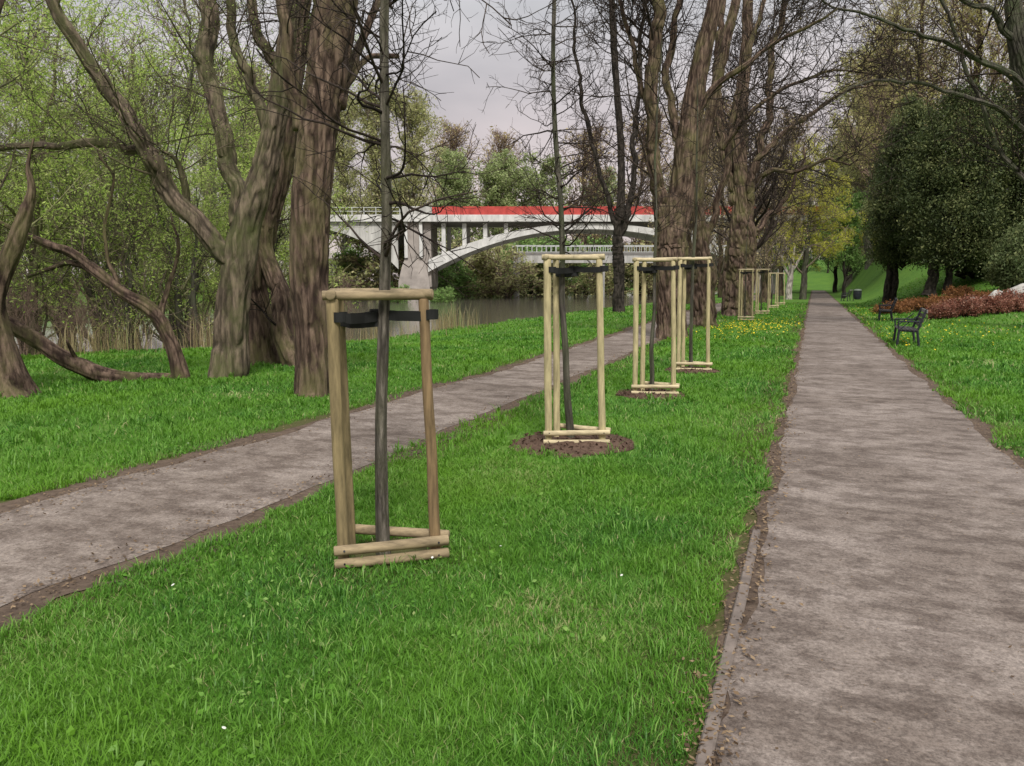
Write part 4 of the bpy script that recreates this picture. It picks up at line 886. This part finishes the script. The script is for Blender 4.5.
for s, pxc in enumerate((443, 464, 485, 506, 674, 695, 716, 737)):
    x = L2(pxc, 230)[0]; z0 = float(ext(x))-.1
    if zd0-z0 < .25: continue
    for yy in (1.05, wy-1.15):
        m1 = MB(); box(m1, (x, yy, (z0+zd0-.1)/2), (.55, .9, zd0-.1-z0), bev=.04); m1.build('column', M['concrete_white'], br, False)
# left solid haunch wall with curved underside
u = np.linspace(0, 1, 16); pl, pz = L2(262, 227); pr_, pzb = L2(398, 268); pcx, pcz = L2(335, 229)
curve = [(L2(x, y)) for x, y in ((307, 232), (316, 229.5), (325, 229), (345, 234), (362, 241), (378, 252), (390, 261), (398, 269))]
for ya, yb in ((.3, .9), (wy-1, wy-.4)):
    top = [(curve[-1][0]+.9, zd0), (curve[0][0], zd0)]; n = len(curve); m1 = MB()
    V = []
    for (x, z) in curve: V += [(x, ya, z), (x, yb, z), (x, yb, zd0), (x, ya, zd0)]
    m1.add(np.array(V), np.array([(i*4+j, i*4+(j+1) % 4, i*4+4+(j+1) % 4, i*4+4+j) for i in range(n-1) for j in range(4)]+[(0, 1, 2, 3), (n*4-1, n*4-2, n*4-3, n*4-4)])); m1.build('spandrel_wall', M['concrete'], br, False)
# pier: shaft with flared foot
def pier(px0, px1, flare, zfoot):
    xa_, za = L2(px0, 225); xb_, _ = L2(px1, 225); xc = (xa_+xb_)/2; hw = (xb_-xa_)/2; m1 = MB(); V = []
    lv = [(zd0-.02, 1), (zfoot, 1), (zfoot-1.2, 1+flare*.5), (zfoot-3.2, 1+flare), (-2.5, 1+flare*1.05)]
    for z, s in lv: V += [(xc-hw*s, .5-.5*(s-1), z), (xc+hw*s, .5-.5*(s-1), z), (xc+hw*s, wy-.6+.5*(s-1), z), (xc-hw*s, wy-.6+.5*(s-1), z)]
    m1.add(np.array(V), np.array([(i*4+j, i*4+4+j, i*4+4+(j+1) % 4, i*4+(j+1) % 4) for i in range(4) for j in range(4)]+[(0, 1, 2, 3), (19, 18, 17, 16)]))
    pr_o = m1.build('pier', M['concrete_dark'], br, False)
    for px in (px0+1.5, px1-1.5):
        x = L2(px, 230)[0]; m1 = MB(); box(m1, (x, .3, (zd0+zfoot)/2), (.45, .3, zd0-zfoot), bev=.03); m1.build('pilaster', M['concrete_white'], pr_o, False)
pier(404, 422, .75, L2(410, 258)[1]); pier(754, 772, .6, L2(410, 262)[1]); pier(297, 308, .4, L2(410, 262)[1])
m1 = MB(); x = L2(426.5, 240)[0]; box(m1, (x, wy/2, (zd0+zs)/2-1), (1.0, wy-1.6, zd0-zs+2)); m1.build('cross_wall', M['concrete_dark'], br, False)

# low footbridge behind the arch
D2_ = 128.0
def L3(px, py): l, f, d = hr(px, py); return l*D2_/f, H-d*D2_/f
bx, by = LF(0, D2_); fb = thing('footbridge', (bx, by, 0), 'low white footbridge with railing seen under the big arch', 'bridge', rz=YAW)
xa, z0 = L3(512, 262); xb, z1 = L3(790, 253)
m1 = MB(); box(m1, ((xa+xb)/2, 1.5, z1-.1), (xb-xa, 3.2, .45)); m1.build('deck', M['concrete_under'], fb, False)
m1 = MB(); box(m1, ((xa+xb)/2, .2, (z0+z1)/2-.2), (xb-xa-.3, .5, z1-z0-.1)); m1.build('beam', M['concrete'], fb, False)
for yy in (0, 3.0):
    m1 = MB(); k = xa+.1
    while k < xb: box(m1, (k, yy, z1+.62), (.09, .08, 1.1)); k += .8
    for zz in (.15, 1.2): box(m1, ((xa+xb)/2, yy, z1+zz), (xb-xa, .1, .14))
    m1.build('railing', M['rail_metal'], fb, False)
for px in (514, 600, 690, 780):
    x = L3(px, 250)[0]; m1 = MB(); box(m1, (x+.4, 1.5, (z0-3)/2), (1.0, 2.6, z0+3), bev=.05); m1.build('pier', M['concrete'], fb, False)

# ------------------------------------------------------------------ reeds and bank edge
mb = MB()
def reeds(n, gen, hmin, hmax, w):
    x, y = gen(n); z = terrain(x, y); k = (z > -1.15); x, y, z = x[k], y[k], z[k]; n = len(x); hh = rng.uniform(hmin, hmax, n); th = rng.uniform(0, 6.28, n); ln = hh*rng.uniform(.05, .6, n)
    B = np.stack([x, y, z], -1); d = np.stack([np.cos(th), np.sin(th)], -1); Wd = np.stack([-d[:, 1]*w/2, d[:, 0]*w/2, 0*x], -1)
    mid = B+np.stack([d[:, 0]*ln*.3, d[:, 1]*ln*.3, hh*.6], -1); top = B+np.stack([d[:, 0]*ln, d[:, 1]*ln, hh*.95], -1)
    V = np.stack([B-Wd, B+Wd, mid+Wd*.8, mid-Wd*.8, top], 1).reshape(-1, 3); b = np.arange(n)*5
    mb.add(V, [np.stack([b, b+1, b+2, b+3], -1), np.stack([b+3, b+2, b+4], -1)], np.repeat(rng.random(n), 5))
def gl(n):
    y = rng.uniform(3, 30, n); x = xbank(y)-.2+rng.normal(size=n)*.9-rng.random(n)*1.2; k = vn2(x, y, .5, 5) > .35; return x[k], y[k]
reeds(9000, gl, .35, 1.3, .014)
def gl2(n):
    y = rng.uniform(20, 24.5, n); x = xbank(y)-.9+rng.normal(size=n)*.5; k = vn2(x, y, .35, 9) > .4; return x[k], y[k]
reeds(5000, gl2, .3, .8, .022)
def gl3(n):
    y = rng.uniform(70, 150, n); x = xfar(y)+1+rng.normal(size=n)*1.5; return x, y
reeds(9000, gl3, .8, 2.2, .09)
tag(mb.build('reeds', M['reed'], None, False), 'dry straw-coloured reeds and rushes along the river bank', 'reeds', kind='stuff')

# ------------------------------------------------------------------ sky and light
w = bpy.data.worlds.new('World'); C.world = w; w.use_nodes = True; nt = w.node_tree; bg = nt.nodes['Background']
SE, SR = R(48), R(150)
sky = nt.nodes.new('ShaderNodeTexSky'); sky.sky_type = 'NISHITA'; sky.sun_disc = False; sky.sun_elevation = SE; sky.sun_rotation = SR; sky.dust_density = 4; sky.air_density = 1.5
tc = nt.nodes.new('ShaderNodeTexCoord'); sep = nt.nodes.new('ShaderNodeSeparateXYZ'); nt.links.new(tc.outputs['Generated'], sep.inputs[0])
mp = nt.nodes.new('ShaderNodeMapping'); mp.inputs['Scale'].default_value = (1.2, 1.2, 3.2); nt.links.new(tc.outputs['Generated'], mp.inputs[0])
nz = N_(nt, 'ShaderNodeTexNoise', Scale=2.1, Detail=6, Roughness=.5); nt.links.new(mp.outputs[0], nz.inputs['Vector'])
cl = ramp(nt, nz.outputs['Fac'], [(.34, (3.9, 4.0, 4.15)), (.66, (5.9, 5.85, 5.85))])
hz = ramp(nt, sep.outputs[2], [(0, (1.2, 1.03, .98)), (.18, (1.16, 1.02, 1.02)), (.34, (.98, .98, 1.0)), (.6, (1.9, 1.9, 1.9)), (1, (2.4, 2.4, 2.4))])
cl = mixc(nt, 1., cl, hz, 'MULTIPLY')
c = mixc(nt, .92, sky.outputs[0], cl); nt.links.new(c, bg.inputs[0]); bg.inputs[1].default_value = .1
sd = bpy.data.lights.new('sun', 'SUN'); sd.energy = 2.7; sd.angle = R(11); sd.color = (1, .96, .9); so = bpy.data.objects.new('sun', sd); COL.objects.link(so)
so.rotation_euler = (math.pi/2-SE, 0, math.pi-SR)
C.view_settings.view_transform = 'Standard'; C.view_settings.look = 'None'; C.view_settings.exposure = 0.3; C.view_settings.gamma = 1
C.render.engine = 'CYCLES'
